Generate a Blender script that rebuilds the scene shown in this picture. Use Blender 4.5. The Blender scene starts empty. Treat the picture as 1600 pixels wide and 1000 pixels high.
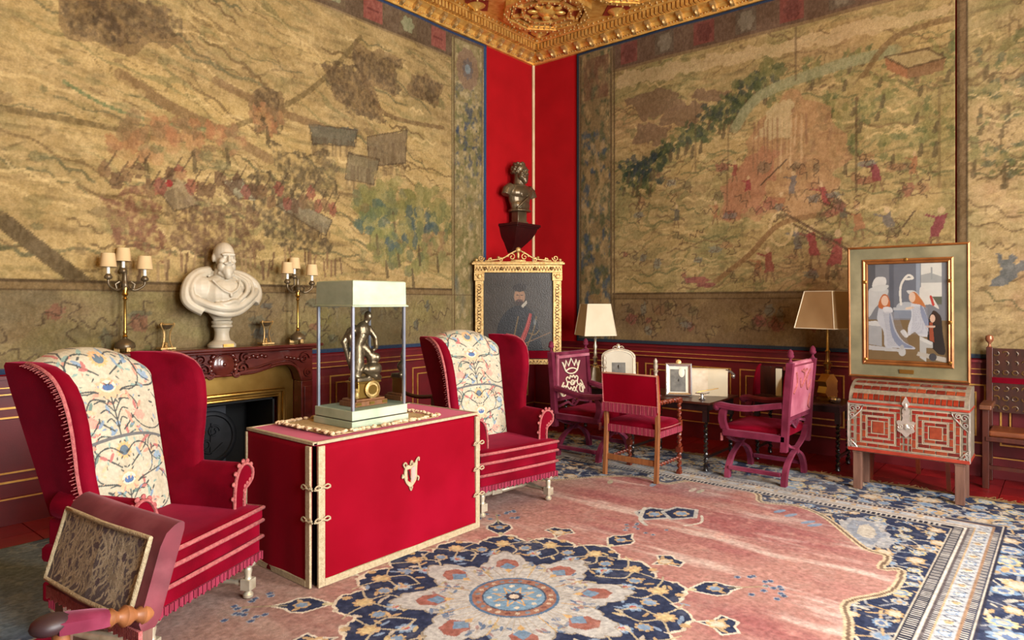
import bpy, math, random
import numpy as np
from mathutils import Vector, Matrix

# ---------------------------------------------------------------- camera, light, exposure
SC = bpy.context.scene
COL = SC.collection
HEADING = math.radians(39.8)
cam_data = bpy.data.cameras.new('camera')
cam_data.sensor_width = 36.0
cam_data.lens = 36.0 * 1045.0 / 1600.0
cam_data.shift_y = -27.0 / 1600.0
cam_data.clip_start = 0.05
cam = bpy.data.objects.new('camera', cam_data)
COL.objects.link(cam)
cam.location = (-7.534, -5.884, 1.6)
cam.rotation_euler = (math.pi / 2, 0, HEADING - math.pi / 2)
SC.camera = cam

world = bpy.data.worlds.new('world')
SC.world = world
world.use_nodes = True
world.node_tree.nodes['Background'].inputs[0].default_value = (0.75, 0.86, 1.0, 1)
world.node_tree.nodes['Background'].inputs[1].default_value = 1.0

ROOM_X0, ROOM_Y0, CEIL = -11.0, -8.2, 5.2
WINDOWS = [(-6.3, 1.6), (-3.3, 1.6)]          # centre x and width of the windows in the wall behind
for wx, ww in WINDOWS:
    ld = bpy.data.lights.new('window_daylight', 'AREA')
    ld.shape = 'RECTANGLE'
    ld.size = ww - 0.04
    ld.size_y = 3.3
    ld.energy = 520
    ld.color = (1.0, 0.98, 0.945)
    lo = bpy.data.objects.new('window_daylight', ld)
    COL.objects.link(lo)
    lo.location = (wx, ROOM_Y0 - 0.16, 2.35)
    lo.rotation_euler = (math.pi / 2, 0, 0)
SC.view_settings.view_transform = 'Standard'
SC.view_settings.look = 'None'
SC.view_settings.gamma = 1.0
SC.view_settings.use_curve_mapping = False
SC.view_settings.exposure = 0.35

random.seed(7)
RS = np.random.RandomState(5)
PI = math.pi

# ---------------------------------------------------------------- helpers
def lin(c):
    c = np.asarray(c, float) / 255.0
    return np.where(c <= 0.04045, c / 12.92, ((c + 0.055) / 1.055) ** 2.4)

def rgba(c):
    l = lin(c)
    return (float(l[0]), float(l[1]), float(l[2]), 1.0)

MATS = {}
def mat(name, c1, c2=None, rough=0.6, metal=0.0, scale=8.0, bump=0.0, bscale=60.0, sheen=0.0, sheen_c=(255, 150, 170),
        stretch=(1, 1, 1), coat=0.0, spec=0.5, detail=6.0, wear=None, wear_amt=0.0, attr=False):
    if name in MATS:
        return MATS[name]
    m = bpy.data.materials.new(name)
    m.use_nodes = True
    nt = m.node_tree
    b = nt.nodes['Principled BSDF']
    b.inputs['Roughness'].default_value = rough
    b.inputs['Metallic'].default_value = metal
    b.inputs['Specular IOR Level'].default_value = spec
    b.inputs['Coat Weight'].default_value = coat
    if sheen:
        b.inputs['Sheen Weight'].default_value = sheen
        b.inputs['Sheen Roughness'].default_value = 0.4
        b.inputs['Sheen Tint'].default_value = rgba(sheen_c)
    tc = nt.nodes.new('ShaderNodeTexCoord')
    mp = nt.nodes.new('ShaderNodeMapping')
    mp.inputs['Scale'].default_value = stretch
    nt.links.new(tc.outputs['Object'], mp.inputs['Vector'])
    def noise(s, d=detail):
        n = nt.nodes.new('ShaderNodeTexNoise')
        n.inputs['Scale'].default_value = s
        n.inputs['Detail'].default_value = d
        nt.links.new(mp.outputs['Vector'], n.inputs['Vector'])
        return n
    n1 = noise(scale)
    ramp = nt.nodes.new('ShaderNodeValToRGB')
    ramp.color_ramp.elements[0].position = 0.3
    ramp.color_ramp.elements[1].position = 0.7
    ramp.color_ramp.elements[0].color = rgba(c1)
    ramp.color_ramp.elements[1].color = rgba(c2 or c1)
    nt.links.new(n1.outputs['Fac'], ramp.inputs['Fac'])
    out = ramp.outputs['Color']
    if attr:
        a = nt.nodes.new('ShaderNodeAttribute')
        a.attribute_name = 'Col'
        mx = nt.nodes.new('ShaderNodeMix')
        mx.data_type = 'RGBA'
        mx.blend_type = 'MULTIPLY'
        mx.inputs['Factor'].default_value = 1.0
        nt.links.new(a.outputs['Color'], mx.inputs['A'])
        nt.links.new(out, mx.inputs['B'])
        out = mx.outputs['Result']
    if wear is not None:
        n2 = noise(scale * 0.45, 9)
        r2 = nt.nodes.new('ShaderNodeMapRange')
        r2.inputs['From Min'].default_value = 0.52
        r2.inputs['From Max'].default_value = 0.72
        r2.inputs['To Max'].default_value = wear_amt
        nt.links.new(n2.outputs['Fac'], r2.inputs['Value'])
        mx = nt.nodes.new('ShaderNodeMix')
        mx.data_type = 'RGBA'
        mx.inputs['B'].default_value = rgba(wear)
        nt.links.new(r2.outputs['Result'], mx.inputs['Factor'])
        nt.links.new(out, mx.inputs['A'])
        out = mx.outputs['Result']
    nt.links.new(out, b.inputs['Base Color'])
    if bump:
        n3 = noise(bscale, 4)
        bp = nt.nodes.new('ShaderNodeBump')
        bp.inputs['Strength'].default_value = bump
        bp.inputs['Distance'].default_value = 0.01
        nt.links.new(n3.outputs['Fac'], bp.inputs['Height'])
        nt.links.new(bp.outputs['Normal'], b.inputs['Normal'])
    MATS[name] = m
    return m

def glass_mat():
    m = bpy.data.materials.new('vitrine_glass')
    m.use_nodes = True
    nt = m.node_tree
    nt.nodes.remove(nt.nodes['Principled BSDF'])
    o = nt.nodes['Material Output']
    t = nt.nodes.new('ShaderNodeBsdfTransparent')
    t.inputs[0].default_value = (0.86, 0.89, 0.88, 1)
    g = nt.nodes.new('ShaderNodeBsdfGlossy')
    g.inputs['Roughness'].default_value = 0.02
    f = nt.nodes.new('ShaderNodeLayerWeight')
    f.inputs['Blend'].default_value = 0.25
    n = nt.nodes.new('ShaderNodeTexNoise')
    n.inputs['Scale'].default_value = 3.0
    mu = nt.nodes.new('ShaderNodeMath')
    mu.operation = 'MULTIPLY_ADD'
    mu.inputs[1].default_value = 0.02
    mx = nt.nodes.new('ShaderNodeMixShader')
    nt.links.new(n.outputs['Fac'], mu.inputs[0])
    nt.links.new(f.outputs[0], mu.inputs[2])
    nt.links.new(mu.outputs[0], mx.inputs[0])
    nt.links.new(t.outputs[0], mx.inputs[1])
    nt.links.new(g.outputs[0], mx.inputs[2])
    nt.links.new(mx.outputs[0], o.inputs[0])
    return m

class MB:
    """collects simple solids into one mesh"""
    def __init__(s):
        s.v = []; s.f = []
    def add(s, vs, fs):
        o = len(s.v)
        s.v += [tuple(p) for p in vs]
        s.f += [tuple(i + o for i in f) for f in fs]
        return s
    def box(s, x0, y0, z0, x1, y1, z1, M=None):
        vs = [Vector((x, y, z)) for z in (z0, z1) for y in (y0, y1) for x in (x0, x1)]
        if M is not None: vs = [M @ p for p in vs]
        return s.add(vs, [(0, 2, 3, 1), (4, 5, 7, 6), (0, 1, 5, 4), (2, 6, 7, 3), (0, 4, 6, 2), (1, 3, 7, 5)])
    def bar(s, a, b, w, h=None, up=(0, 0, 1)):
        a = Vector(a); b = Vector(b); d = (b - a)
        L = d.length; d.normalize()
        u = Vector(up)
        if abs(d.dot(u)) > 0.98: u = Vector((1, 0, 0))
        x = d.cross(u).normalized(); z = x.cross(d).normalized()
        h = h or w
        M = Matrix((x, d, z)).transposed().to_4x4()
        M.translation = a
        return s.box(-w / 2, 0, -h / 2, w / 2, L, h / 2, M)
    def lathe(s, prof, c=(0, 0, 0), n=16, M=None):
        vs = []; fs = []
        for r, z in prof:
            for k in range(n):
                t = 2 * PI * k / n
                vs.append(Vector((r * math.cos(t), r * math.sin(t), z)))
        m = len(prof)
        for i in range(m - 1):
            for k in range(n):
                fs.append((i * n + k, i * n + (k + 1) % n, (i + 1) * n + (k + 1) % n, (i + 1) * n + k))
        fs.append(tuple(range(n))[::-1]); fs.append(tuple((m - 1) * n + k for k in range(n)))
        if M is not None: vs = [M @ p for p in vs]
        c = Vector(c)
        return s.add([p + c for p in vs], fs)
    def tlathe(s, prof, a, b, n=10):
        """lathe along a..b; prof z in 0..1"""
        a = Vector(a); b = Vector(b); d = b - a; L = d.length
        q = Vector((0, 0, 1)).rotation_difference(d.normalized()).to_matrix().to_4x4()
        return s.lathe([(r, z * L) for r, z in prof], a, n, q)
    def tube(s, pts, r, n=8, closed=False, flat=None):
        pts = [Vector(p) for p in pts]; m = len(pts)
        rs = r if isinstance(r, (list, tuple)) else [r] * m
        vs = []; fs = []
        ref = None
        for i, p in enumerate(pts):
            if closed: d = pts[(i + 1) % m] - pts[i - 1]
            else: d = pts[min(i + 1, m - 1)] - pts[max(i - 1, 0)]
            if d.length < 1e-9: d = Vector((0, 0, 1))
            d.normalize()
            if ref is None:
                u = Vector((0, 0, 1)) if abs(d.z) < 0.9 else Vector((1, 0, 0))
            else: u = ref
            x = u - d * u.dot(d)
            if x.length < 1e-6: x = d.orthogonal()
            x.normalize(); ref = x
            y = d.cross(x)
            for k in range(n):
                t = 2 * PI * k / n
                q = p + (x * math.cos(t) + y * math.sin(t)) * rs[i]
                if flat: q = Vector(flat(q, p))
                vs.append(q)
        e = m if closed else m - 1
        for i in range(e):
            j = (i + 1) % m
            for k in range(n):
                fs.append((i * n + k, i * n + (k + 1) % n, j * n + (k + 1) % n, j * n + k))
        if not closed:
            fs.append(tuple(range(n))[::-1]); fs.append(tuple((m - 1) * n + k for k in range(n)))
        return s.add(vs, fs)
    def twist(s, a, b, r, turns, n=6):
        """barley-sugar turned rod"""
        a = Vector(a); b = Vector(b); d = (b - a); x = d.orthogonal().normalized(); y = d.normalized().cross(x)
        m = max(10, int(turns * 8))
        pts = []
        for i in range(m + 1):
            t = i / m; g = 2 * PI * turns * t
            pts.append(a + d * t + (x * math.cos(g) + y * math.sin(g)) * r * 0.42)
        return s.tube(pts, r * 0.72, n)
    def ell(s, c, r, n=12, m=8, M=None):
        if not isinstance(r, (list, tuple)): r = (r, r, r)
        vs = []; fs = []
        vs.append(Vector((0, 0, -r[2])))
        for i in range(1, m):
            p = -PI / 2 + PI * i / m
            for k in range(n):
                t = 2 * PI * k / n
                vs.append(Vector((r[0] * math.cos(p) * math.cos(t), r[1] * math.cos(p) * math.sin(t), r[2] * math.sin(p))))
        vs.append(Vector((0, 0, r[2])))
        for k in range(n): fs.append((0, 1 + (k + 1) % n, 1 + k))
        for i in range(m - 2):
            for k in range(n):
                a = 1 + i * n + k; b = 1 + i * n + (k + 1) % n
                fs.append((a, b, b + n, a + n))
        L = len(vs) - 1; o = 1 + (m - 2) * n
        for k in range(n): fs.append((o + k, o + (k + 1) % n, L))
        if M is not None: vs = [M @ p for p in vs]
        c = Vector(c)
        return s.add([p + c for p in vs], fs)
    def prism(s, poly, a, b, plane='xz'):
        """extrude a 2D outline between a and b along the third axis"""
        n = len(poly)
        def P(u, w, t):
            return {'xz': (u, t, w), 'yz': (t, u, w), 'xy': (u, w, t)}[plane]
        vs = [P(u, w, a) for u, w in poly] + [P(u, w, b) for u, w in poly]
        fs = [tuple(range(n)), tuple(range(2 * n - 1, n - 1, -1))]
        for i in range(n):
            j = (i + 1) % n
            fs.append((i, i + n, j + n, j))
        return s.add(vs, fs)
    def loft(s, rings, cap=True):
        n = len(rings[0]); vs = [p for r in rings for p in r]; fs = []
        for i in range(len(rings) - 1):
            for k in range(n):
                fs.append((i * n + k, i * n + (k + 1) % n, (i + 1) * n + (k + 1) % n, (i + 1) * n + k))
        if cap:
            fs.append(tuple(range(n))[::-1]); o = (len(rings) - 1) * n
            fs.append(tuple(o + k for k in range(n)))
        return s.add(vs, fs)
    def build(s, name, m, parent=None, angle=40, bevel=0.0, fix=True):
        me = bpy.data.meshes.new(name)
        me.from_pydata(s.v, [], s.f)
        if fix:
            import bmesh
            bm = bmesh.new(); bm.from_mesh(me)
            bmesh.ops.recalc_face_normals(bm, faces=bm.faces)
            bm.to_mesh(me); bm.free()
        me.materials.append(m)
        o = bpy.data.objects.new(name, me)
        COL.objects.link(o)
        if parent is not None: o.parent = parent
        if angle:
            me.shade_smooth()
            me.set_sharp_from_angle(angle=math.radians(angle))
        if bevel:
            bv = o.modifiers.new('bevel', 'BEVEL')
            bv.width = bevel; bv.segments = 2; bv.limit_method = 'ANGLE'
        return o

def grid_obj(name, P, C, m, parent=None, smooth=True, rim=None):
    """dense surface P[ny,nx,3] with a colour per vertex; rim (vector) closes it with side walls"""
    ny, nx = P.shape[:2]
    P = P.astype(np.float32)
    idx = np.arange(ny * nx).reshape(ny, nx)
    q = np.stack([idx[:-1, :-1], idx[:-1, 1:], idx[1:, 1:], idx[1:, :-1]], -1).reshape(-1, 4)
    V = P.reshape(-1, 3); CC = None if C is None else C.reshape(-1, 3)
    if rim is not None:
        b = np.concatenate([idx[0, :-1], idx[:-1, -1], idx[-1, :0:-1], idx[:0:-1, 0]])
        o = len(V); k = len(b)
        V = np.concatenate([V, V[b] + np.array(rim, np.float32)])
        if CC is not None: CC = np.concatenate([CC, CC[b]])
        ar = np.arange(k); nb = (ar + 1) % k
        q = np.concatenate([q, np.stack([b[nb], b[ar], o + ar, o + nb], -1)])
    me = bpy.data.meshes.new(name)
    me.vertices.add(len(V)); me.vertices.foreach_set('co', V.ravel())
    me.loops.add(q.size); me.loops.foreach_set('vertex_index', q.astype(np.int32).ravel())
    me.polygons.add(len(q))
    me.polygons.foreach_set('loop_start', np.arange(0, q.size, 4, dtype=np.int32))
    me.polygons.foreach_set('use_smooth', np.full(len(q), smooth))
    me.update(calc_edges=True)
    if CC is not None:
        a = me.color_attributes.new('Col', 'FLOAT_COLOR', 'POINT')
        cc = np.ones((len(V), 4), np.float32)
        cc[:, :3] = lin(np.clip(CC, 0, 255))
        a.data.foreach_set('color', cc.ravel())
    me.materials.append(m)
    o = bpy.data.objects.new(name, me)
    COL.objects.link(o)
    if parent is not None: o.parent = parent
    return o

def empty(name, loc=(0, 0, 0), rz=0.0):
    o = bpy.data.objects.new(name, None)
    o.empty_display_size = 0.1
    COL.objects.link(o)
    o.location = loc; o.rotation_euler = (0, 0, rz)
    return o

def tag(o, label=None, cat=None, group=None, kind=None):
    if label: o['label'] = label
    if cat: o['category'] = cat
    if group: o['group'] = group
    if kind: o['kind'] = kind
    return o

def copy_tree(o, parent=None):
    c = o.copy(); COL.objects.link(c)
    if parent is not None: c.parent = parent
    for ch in [x for x in bpy.data.objects if x.parent == o]:
        copy_tree(ch, c)
    return c

def remesh(o, voxel, smooth=4, sub=0):
    r = o.modifiers.new('remesh', 'REMESH'); r.mode = 'VOXEL'; r.voxel_size = voxel; r.use_smooth_shade = True
    if smooth:
        s = o.modifiers.new('smooth', 'SMOOTH'); s.factor = 0.5; s.iterations = smooth
    return o

# ---- 2D colour canvas: paints a pattern on a (possibly uneven) lattice in surface coordinates
_T = RS.rand(256, 256)
def vnoise(x, y):
    xi = np.floor(x).astype(int); yi = np.floor(y).astype(int)
    fx = x - xi; fy = y - yi
    fx = fx * fx * (3 - 2 * fx); fy = fy * fy * (3 - 2 * fy)
    a = _T[yi & 255, xi & 255]; b = _T[yi & 255, (xi + 1) & 255]
    c = _T[(yi + 1) & 255, xi & 255]; d = _T[(yi + 1) & 255, (xi + 1) & 255]
    return (a * (1 - fx) + b * fx) * (1 - fy) + (c * (1 - fx) + d * fx) * fy
def fbm(x, y, o=4, seed=0):
    s = 0; a = 0.5; t = 0
    for i in range(o):
        s = s + a * vnoise(x * 2 ** i + 17.3 * seed + 5.1 * i, y * 2 ** i + 9.7 * seed + 3.3 * i); t += a; a *= 0.55
    return s / t

class Canvas:
    def __init__(s, xs, ys, base):
        s.xs = np.asarray(xs, float); s.ys = np.asarray(ys, float)
        s.X, s.Y = np.meshgrid(s.xs, s.ys)
        s.C = np.zeros(s.X.shape + (3,)); s.C[:] = base
    def sub(s, x0, x1, y0, y1):
        i0, i1 = np.searchsorted(s.xs, [x0, x1]); j0, j1 = np.searchsorted(s.ys, [y0, y1])
        return slice(max(j0 - 1, 0), j1 + 1), slice(max(i0 - 1, 0), i1 + 1)
    def mix(s, sl, m, c, a=1.0):
        m = np.clip(m, 0, 1)[..., None] * a
        s.C[sl] = s.C[sl] * (1 - m) + np.asarray(c, float) * m
    def poly(s, pts, c, a=1.0, tex=None, rag=0.0, rs=12.0):
        p = np.array(pts, float); g = rag + 0.02
        sl = s.sub(p[:, 0].min() - g, p[:, 0].max() + g, p[:, 1].min() - g, p[:, 1].max() + g)
        X = s.X[sl]; Y = s.Y[sl]
        if X.size == 0: return
        if rag:
            dx = (fbm(X * rs, Y * rs, 2, 3) - 0.5) * 2 * rag; dy = (fbm(X * rs, Y * rs, 2, 8) - 0.5) * 2 * rag
            X = X + dx; Y = Y + dy
        ins = np.zeros(X.shape, bool)
        for (xa, ya), (xb, yb) in zip(p, np.roll(p, -1, 0)):
            if ya == yb: continue
            ins ^= ((ya > Y) != (yb > Y)) & (X < (xb - xa) * (Y - ya) / (yb - ya) + xa)
        m = ins.astype(float)
        if tex is not None: m = m * tex(s.X[sl], s.Y[sl])
        s.mix(sl, m, c, a)
    def ell(s, cx, cy, rx, ry, c, a=1.0, rot=0.0, rag=0.0, n=0, depth=0.25, tex=None, ph=0.0, soft=0.0):
        g = max(rx, ry) * 1.5
        sl = s.sub(cx - g, cx + g, cy - g, cy + g)
        X = s.X[sl] - cx; Y = s.Y[sl] - cy
        if X.size == 0: return
        u = (X * math.cos(rot) + Y * math.sin(rot)) / rx; v = (-X * math.sin(rot) + Y * math.cos(rot)) / ry
        r = np.hypot(u, v); lim = 1.0
        if n: lim = 1 - depth + depth * np.abs(np.cos(np.arctan2(v, u) * n / 2 + ph))
        if rag: r = r + (fbm(s.X[sl] / rx * 2.5, s.Y[sl] / ry * 2.5, 3, int(abs(cx * 13 + cy * 7)) % 50) - 0.5) * rag * 2
        m = np.clip((lim - r) / soft, 0, 1) if soft else (r < lim).astype(float)
        if tex is not None: m = m * tex(s.X[sl], s.Y[sl])
        s.mix(sl, m, c, a)
    def line(s, pts, w, c, a=1.0, closed=False):
        p = list(pts) + ([pts[0]] if closed else [])
        p = np.array(p, float)
        ws = np.linspace(w[0], w[1], len(p)) if isinstance(w, (tuple, list)) else np.full(len(p), w)
        for (q0, q1, w0, w1) in zip(p[:-1], p[1:], ws[:-1], ws[1:]):
            wm = max(w0, w1)
            sl = s.sub(min(q0[0], q1[0]) - wm, max(q0[0], q1[0]) + wm, min(q0[1], q1[1]) - wm, max(q0[1], q1[1]) + wm)
            X = s.X[sl]; Y = s.Y[sl]
            if X.size == 0: continue
            d = q1 - q0; L = d @ d
            t = np.clip(((X - q0[0]) * d[0] + (Y - q0[1]) * d[1]) / max(L, 1e-12), 0, 1)
            ds = np.hypot(X - q0[0] - t * d[0], Y - q0[1] - t * d[1])
            s.mix(sl, (ds < (w0 + (w1 - w0) * t) / 2).astype(float), c, a)
    def rect(s, x0, y0, x1, y1, c, a=1.0, tex=None):
        sl = s.sub(x0, x1, y0, y1)
        X = s.X[sl]; Y = s.Y[sl]
        m = ((X >= x0) & (X <= x1) & (Y >= y0) & (Y <= y1)).astype(float)
        if tex is not None: m = m * tex(X, Y)
        s.mix(sl, m, c, a)

def spline(pts, n=8, closed=False):
    """Catmull-Rom through points of any dimension"""
    p = [np.array(q, float) for q in pts]; out = []
    m = len(p)
    rng = range(m if closed else m - 1)
    for i in rng:
        if closed: a, b, c, d = p[i - 1], p[i], p[(i + 1) % m], p[(i + 2) % m]
        else: a, b, c, d = p[max(i - 1, 0)], p[i], p[i + 1], p[min(i + 2, m - 1)]
        for k in range(n):
            t = k / n
            out.append(0.5 * ((2 * b) + (c - a) * t + (2 * a - 5 * b + 4 * c - d) * t * t + (3 * b - a - 3 * c + d) * t ** 3))
    if not closed: out.append(p[-1])
    return [tuple(float(x) for x in q) for q in out]

def spiral(cx, cy, r0, r1, a0, turns, n=22):
    return [(cx + (r0 + (r1 - r0) * i / n) * math.cos(a0 + 2 * PI * turns * i / n),
             cy + (r0 + (r1 - r0) * i / n) * math.sin(a0 + 2 * PI * turns * i / n)) for i in range(n + 1)]

# ---------------------------------------------------------------- materials
M_WALL = mat('red_wall_cloth', (150, 4, 12), (164, 7, 17), 0.85, scale=3, bump=0.15, bscale=400, spec=0.2)
M_DADO = mat('red_painted_dado', (84, 6, 14), (102, 9, 20), 0.5, scale=5, bump=0.05, bscale=120, wear=(122, 22, 34), wear_amt=0.3)
M_GILT = mat('gilt_line', (196, 140, 62), (226, 176, 96), 0.4, 0.55, scale=20)
M_GOLD = mat('gold_leaf', (206, 148, 66), (244, 200, 114), 0.26, 0.55, scale=14, bump=0.25, bscale=90)
M_GOLD_PALE = mat('pale_gold_leaf', (164, 128, 72), (206, 174, 118), 0.4, 0.6, scale=30, bump=0.35, bscale=130)
M_BRASS = mat('brass', (160, 122, 58), (188, 150, 80), 0.28, 0.95, scale=6)
M_VELVET = mat('crimson_velvet', (80, 0, 13), (108, 1, 22), 0.75, scale=5, sheen=0.18, sheen_c=(255, 90, 130), bump=0.12, bscale=180, wear=(132, 10, 40), wear_amt=0.5, spec=0.05)
M_CLOTH = mat('scarlet_cloth', (112, 0, 17), (126, 2, 24), 0.7, scale=2.2, sheen=0.04, bump=0.15, bscale=14, wear=(146, 8, 38), wear_amt=0.4, spec=0.05)
M_TOPVELVET = mat('dark_crimson_top', (128, 14, 44), (150, 28, 60), 0.7, scale=4, sheen=0.3)
M_BRAID = mat('cream_braid', (146, 130, 100), (172, 156, 126), 0.8, scale=60, bump=0.6, bscale=160)
M_PINKBRAID = mat('faded_pink_braid', (132, 56, 60), (164, 92, 88), 0.85, scale=60, bump=0.6, bscale=160)
M_FRINGE = mat('crimson_fringe', (104, 8, 34), (140, 32, 62), 0.85, scale=40, stretch=(1, 1, 0.1), bump=0.4, bscale=200)
M_SILVER = mat('silvered_wood', (168, 156, 132), (206, 198, 178), 0.36, 0.55, scale=14, bump=0.1, bscale=60, wear=(130, 106, 70), wear_amt=0.5)
M_MARBLE = mat('white_marble', (166, 155, 134), (190, 181, 162), 0.45, scale=6, bump=0.06, bscale=50, wear=(146, 124, 94), wear_amt=0.5)
M_BRONZE = mat('dark_bronze', (78, 64, 46), (112, 96, 72), 0.32, 0.45, scale=6, bump=0.08, bscale=40)
M_FIGBRONZE = mat('silvered_bronze', (84, 70, 54), (140, 122, 98), 0.3, 0.8, scale=20, bump=0.2, bscale=60)
M_MAHOG = mat('red_mahogany_marble', (62, 17, 13), (88, 30, 23), 0.25, scale=5, stretch=(1, 3, 3), coat=0.4, wear=(118, 58, 46), wear_amt=0.5)
M_DARKWOOD = mat('dark_walnut', (38, 16, 10), (66, 28, 16), 0.35, scale=8, stretch=(3, 3, 0.6), coat=0.2)
M_BRACKET = mat('bracket_mahogany', (34, 6, 6), (52, 10, 9), 0.45, scale=8, stretch=(2, 2, 1))
M_EBONY = mat('black_wood', (16, 12, 12), (32, 24, 22), 0.3, scale=10, coat=0.2)
M_OAK = mat('brown_oak', (106, 62, 32), (138, 86, 48), 0.5, scale=10, stretch=(4, 4, 0.5))
M_REDWOOD = mat('red_brown_wood', (72, 22, 12), (110, 44, 20), 0.4, scale=8, stretch=(3, 3, 0.6))
M_IRON = mat('black_iron', (22, 24, 28), (36, 38, 44), 0.55, 0.3, scale=10, bump=0.1, bscale=60)
M_SOOT = mat('sooty_firebox', (12, 12, 13), (24, 25, 28), 0.85, scale=5)
M_SLATE = mat('blue_grey_iron_plate', (50, 54, 62), (64, 68, 78), 0.6, 0.1, scale=4)
M_PURPLE = mat('magenta_velvet_frame', (76, 12, 32), (104, 30, 54), 0.75, scale=9, sheen=0.15, sheen_c=(255, 170, 200), wear=(142, 66, 88), wear_amt=0.5, spec=0.2)
M_PINKBACK = mat('worn_pink_velvet', (130, 54, 74), (160, 88, 104), 0.75, scale=7, sheen=0.2, wear=(190, 130, 140), wear_amt=0.5)
M_CROWNBACK = mat('plum_velvet_panel', (78, 6, 28), (100, 16, 42), 0.75, scale=6, sheen=0.35)
M_CREAM = mat('cream_embroidery', (206, 190, 162), (226, 214, 190), 0.8, scale=30, bump=0.3, bscale=200)
M_SHADE = mat('cream_lamp_shade', (188, 176, 150), (206, 196, 172), 0.8, scale=3, bump=0.05, bscale=200)
M_TANSHADE = mat('tan_candle_shade', (190, 160, 116), (206, 178, 134), 0.8, scale=4)
M_CANDLE = mat('white_candle_tube', (236, 230, 216), (244, 240, 230), 0.5)
M_GREENPAINT = mat('pale_green_painted_wood', (132, 146, 122), (158, 168, 146), 0.55, scale=7, wear=(180, 174, 156), wear_amt=0.7, stretch=(1, 1, 1.5))
M_BURLAP = mat('burlap', (164, 136, 92), (190, 162, 114), 0.95, scale=40, bump=0.6, bscale=220)
M_FRAY = mat('frayed_cream_edge', (180, 146, 108), (222, 198, 164), 0.9, scale=60, bump=0.7, bscale=160)
M_CHROME = mat('polished_silver', (186, 184, 184), (214, 212, 212), 0.2, 0.9, scale=6)
M_PAPER = mat('cream_paper', (192, 184, 166), (206, 200, 184), 0.85, scale=4)
M_PHOTO = mat('grey_photograph', (60, 58, 54), (104, 100, 92), 0.4, scale=14, detail=3)
M_SILVERLACE = mat('silver_mounts', (178, 172, 162), (214, 208, 200), 0.3, 0.75, scale=20, bump=0.15, bscale=80)
M_POST = mat('steel_blue_corner_bars', (120, 130, 150), (168, 168, 176), 0.3, 0.7, scale=5)
M_TORTOISE = [mat('tortoiseshell_red', (90, 15, 10), (128, 34, 21), 0.22, scale=24, coat=0.4),
              mat('tortoiseshell_dark', (60, 12, 10), (100, 22, 16), 0.22, scale=24, coat=0.4),
              mat('tortoiseshell_orange', (104, 34, 17), (132, 56, 31), 0.22, scale=24, coat=0.4)]
M_INLAY = mat('grey_inlay_ground', (92, 82, 70), (124, 112, 96), 0.45, scale=30)
M_LEGWOOD = mat('dusty_brown_wood', (84, 54, 42), (112, 78, 62), 0.6, scale=8, stretch=(4, 4, 0.6))
M_ATTR = mat('woven_wool', (205, 205, 205), (255, 255, 255), 0.95, scale=45, bump=0.35, bscale=260, spec=0.1, attr=True)
M_TAP = mat('tapestry_weave', (222, 222, 222), (255, 255, 255), 0.95, scale=70, bump=0.3, bscale=200, spec=0.1, attr=True)
M_PAINT = mat('oil_paint', (244, 244, 244), (255, 255, 255), 0.35, scale=20, spec=0.4, attr=True)
M_PORTRAIT = mat('varnished_oil_paint', (244, 244, 244), (255, 255, 255), 0.34, scale=20, bump=0.25, bscale=70, spec=0.4, attr=True)
M_EMB = mat('embroidered_linen', (225, 225, 225), (255, 255, 255), 0.9, scale=60, bump=0.3, bscale=220, attr=True)
M_GLASS = glass_mat()
# ---------------------------------------------------------------- room shell
WT = 0.5
def structure(mb, name, m, angle=0, bevel=0.0):
    return tag(mb.build(name, m, None, angle, bevel), kind='structure')

FBX0, FBX1, FBZ = -5.27, -4.09, 0.72                      # fire opening in the left wall
wall_left = structure(MB().box(ROOM_X0, 0, -0.1, FBX0, WT, CEIL + .3).box(FBX1, 0, -0.1, WT, WT, CEIL + .3)
                      .box(FBX0, 0, FBZ, FBX1, WT, CEIL + .3).box(FBX0, WT - .04, -0.1, FBX1, WT, FBZ), 'wall_left', M_WALL)
wall_right = structure(MB().box(0, ROOM_Y0, -0.1, WT, 0, CEIL + .3), 'wall_right', M_WALL)
wall_behind = MB()
M_CREAMWALL = mat('tan_wall_cloth', (142, 124, 94), (156, 138, 106), 0.9, scale=3)
edges = [ROOM_X0] + [e for wx, ww in WINDOWS for e in (wx - ww / 2, wx + ww / 2)] + [0.0]
for i in range(0, len(edges), 2):
    wall_behind.box(edges[i], ROOM_Y0 - .3, -0.1, edges[i + 1], ROOM_Y0, CEIL + .3)
for wx, ww in WINDOWS:
    wall_behind.box(wx - ww / 2, ROOM_Y0 - .3, -0.1, wx + ww / 2, ROOM_Y0, 0.65)
    wall_behind.box(wx - ww / 2, ROOM_Y0 - .3, 4.05, wx + ww / 2, ROOM_Y0, CEIL + .3)
structure(wall_behind, 'wall_behind', M_CREAMWALL)
structure(MB().box(ROOM_X0 - .3, ROOM_Y0 - .3, -0.1, ROOM_X0, WT, CEIL + .3), 'wall_far_left', M_CREAMWALL)
M_SASH = mat('white_window_paint', (214, 208, 196), (224, 220, 210), 0.5)
for i, (wx, ww) in enumerate(WINDOWS):
    w = empty('window_%d' % (i + 1), (wx, ROOM_Y0 - .08, 0.65)); tag(w, kind='structure')
    h = ww / 2
    fr = MB().box(-h, -.03, 0, -h + .06, .03, 3.4).box(h - .06, -.03, 0, h, .03, 3.4).box(-h + .06, -.03, 0, h - .06, .03, .08).box(-h + .06, -.03, 3.32, h - .06, .03, 3.4)
    fr.build('window_frame', M_SASH, w, 0)
    mu = MB().box(-.025, -.02, .08, .025, .02, 3.32)
    for k in range(1, 4): mu.box(-h + .06, -.015, .84 * k, h - .06, .015, .84 * k + .03)
    mu.build('mullion', M_SASH, w, 0)

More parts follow.
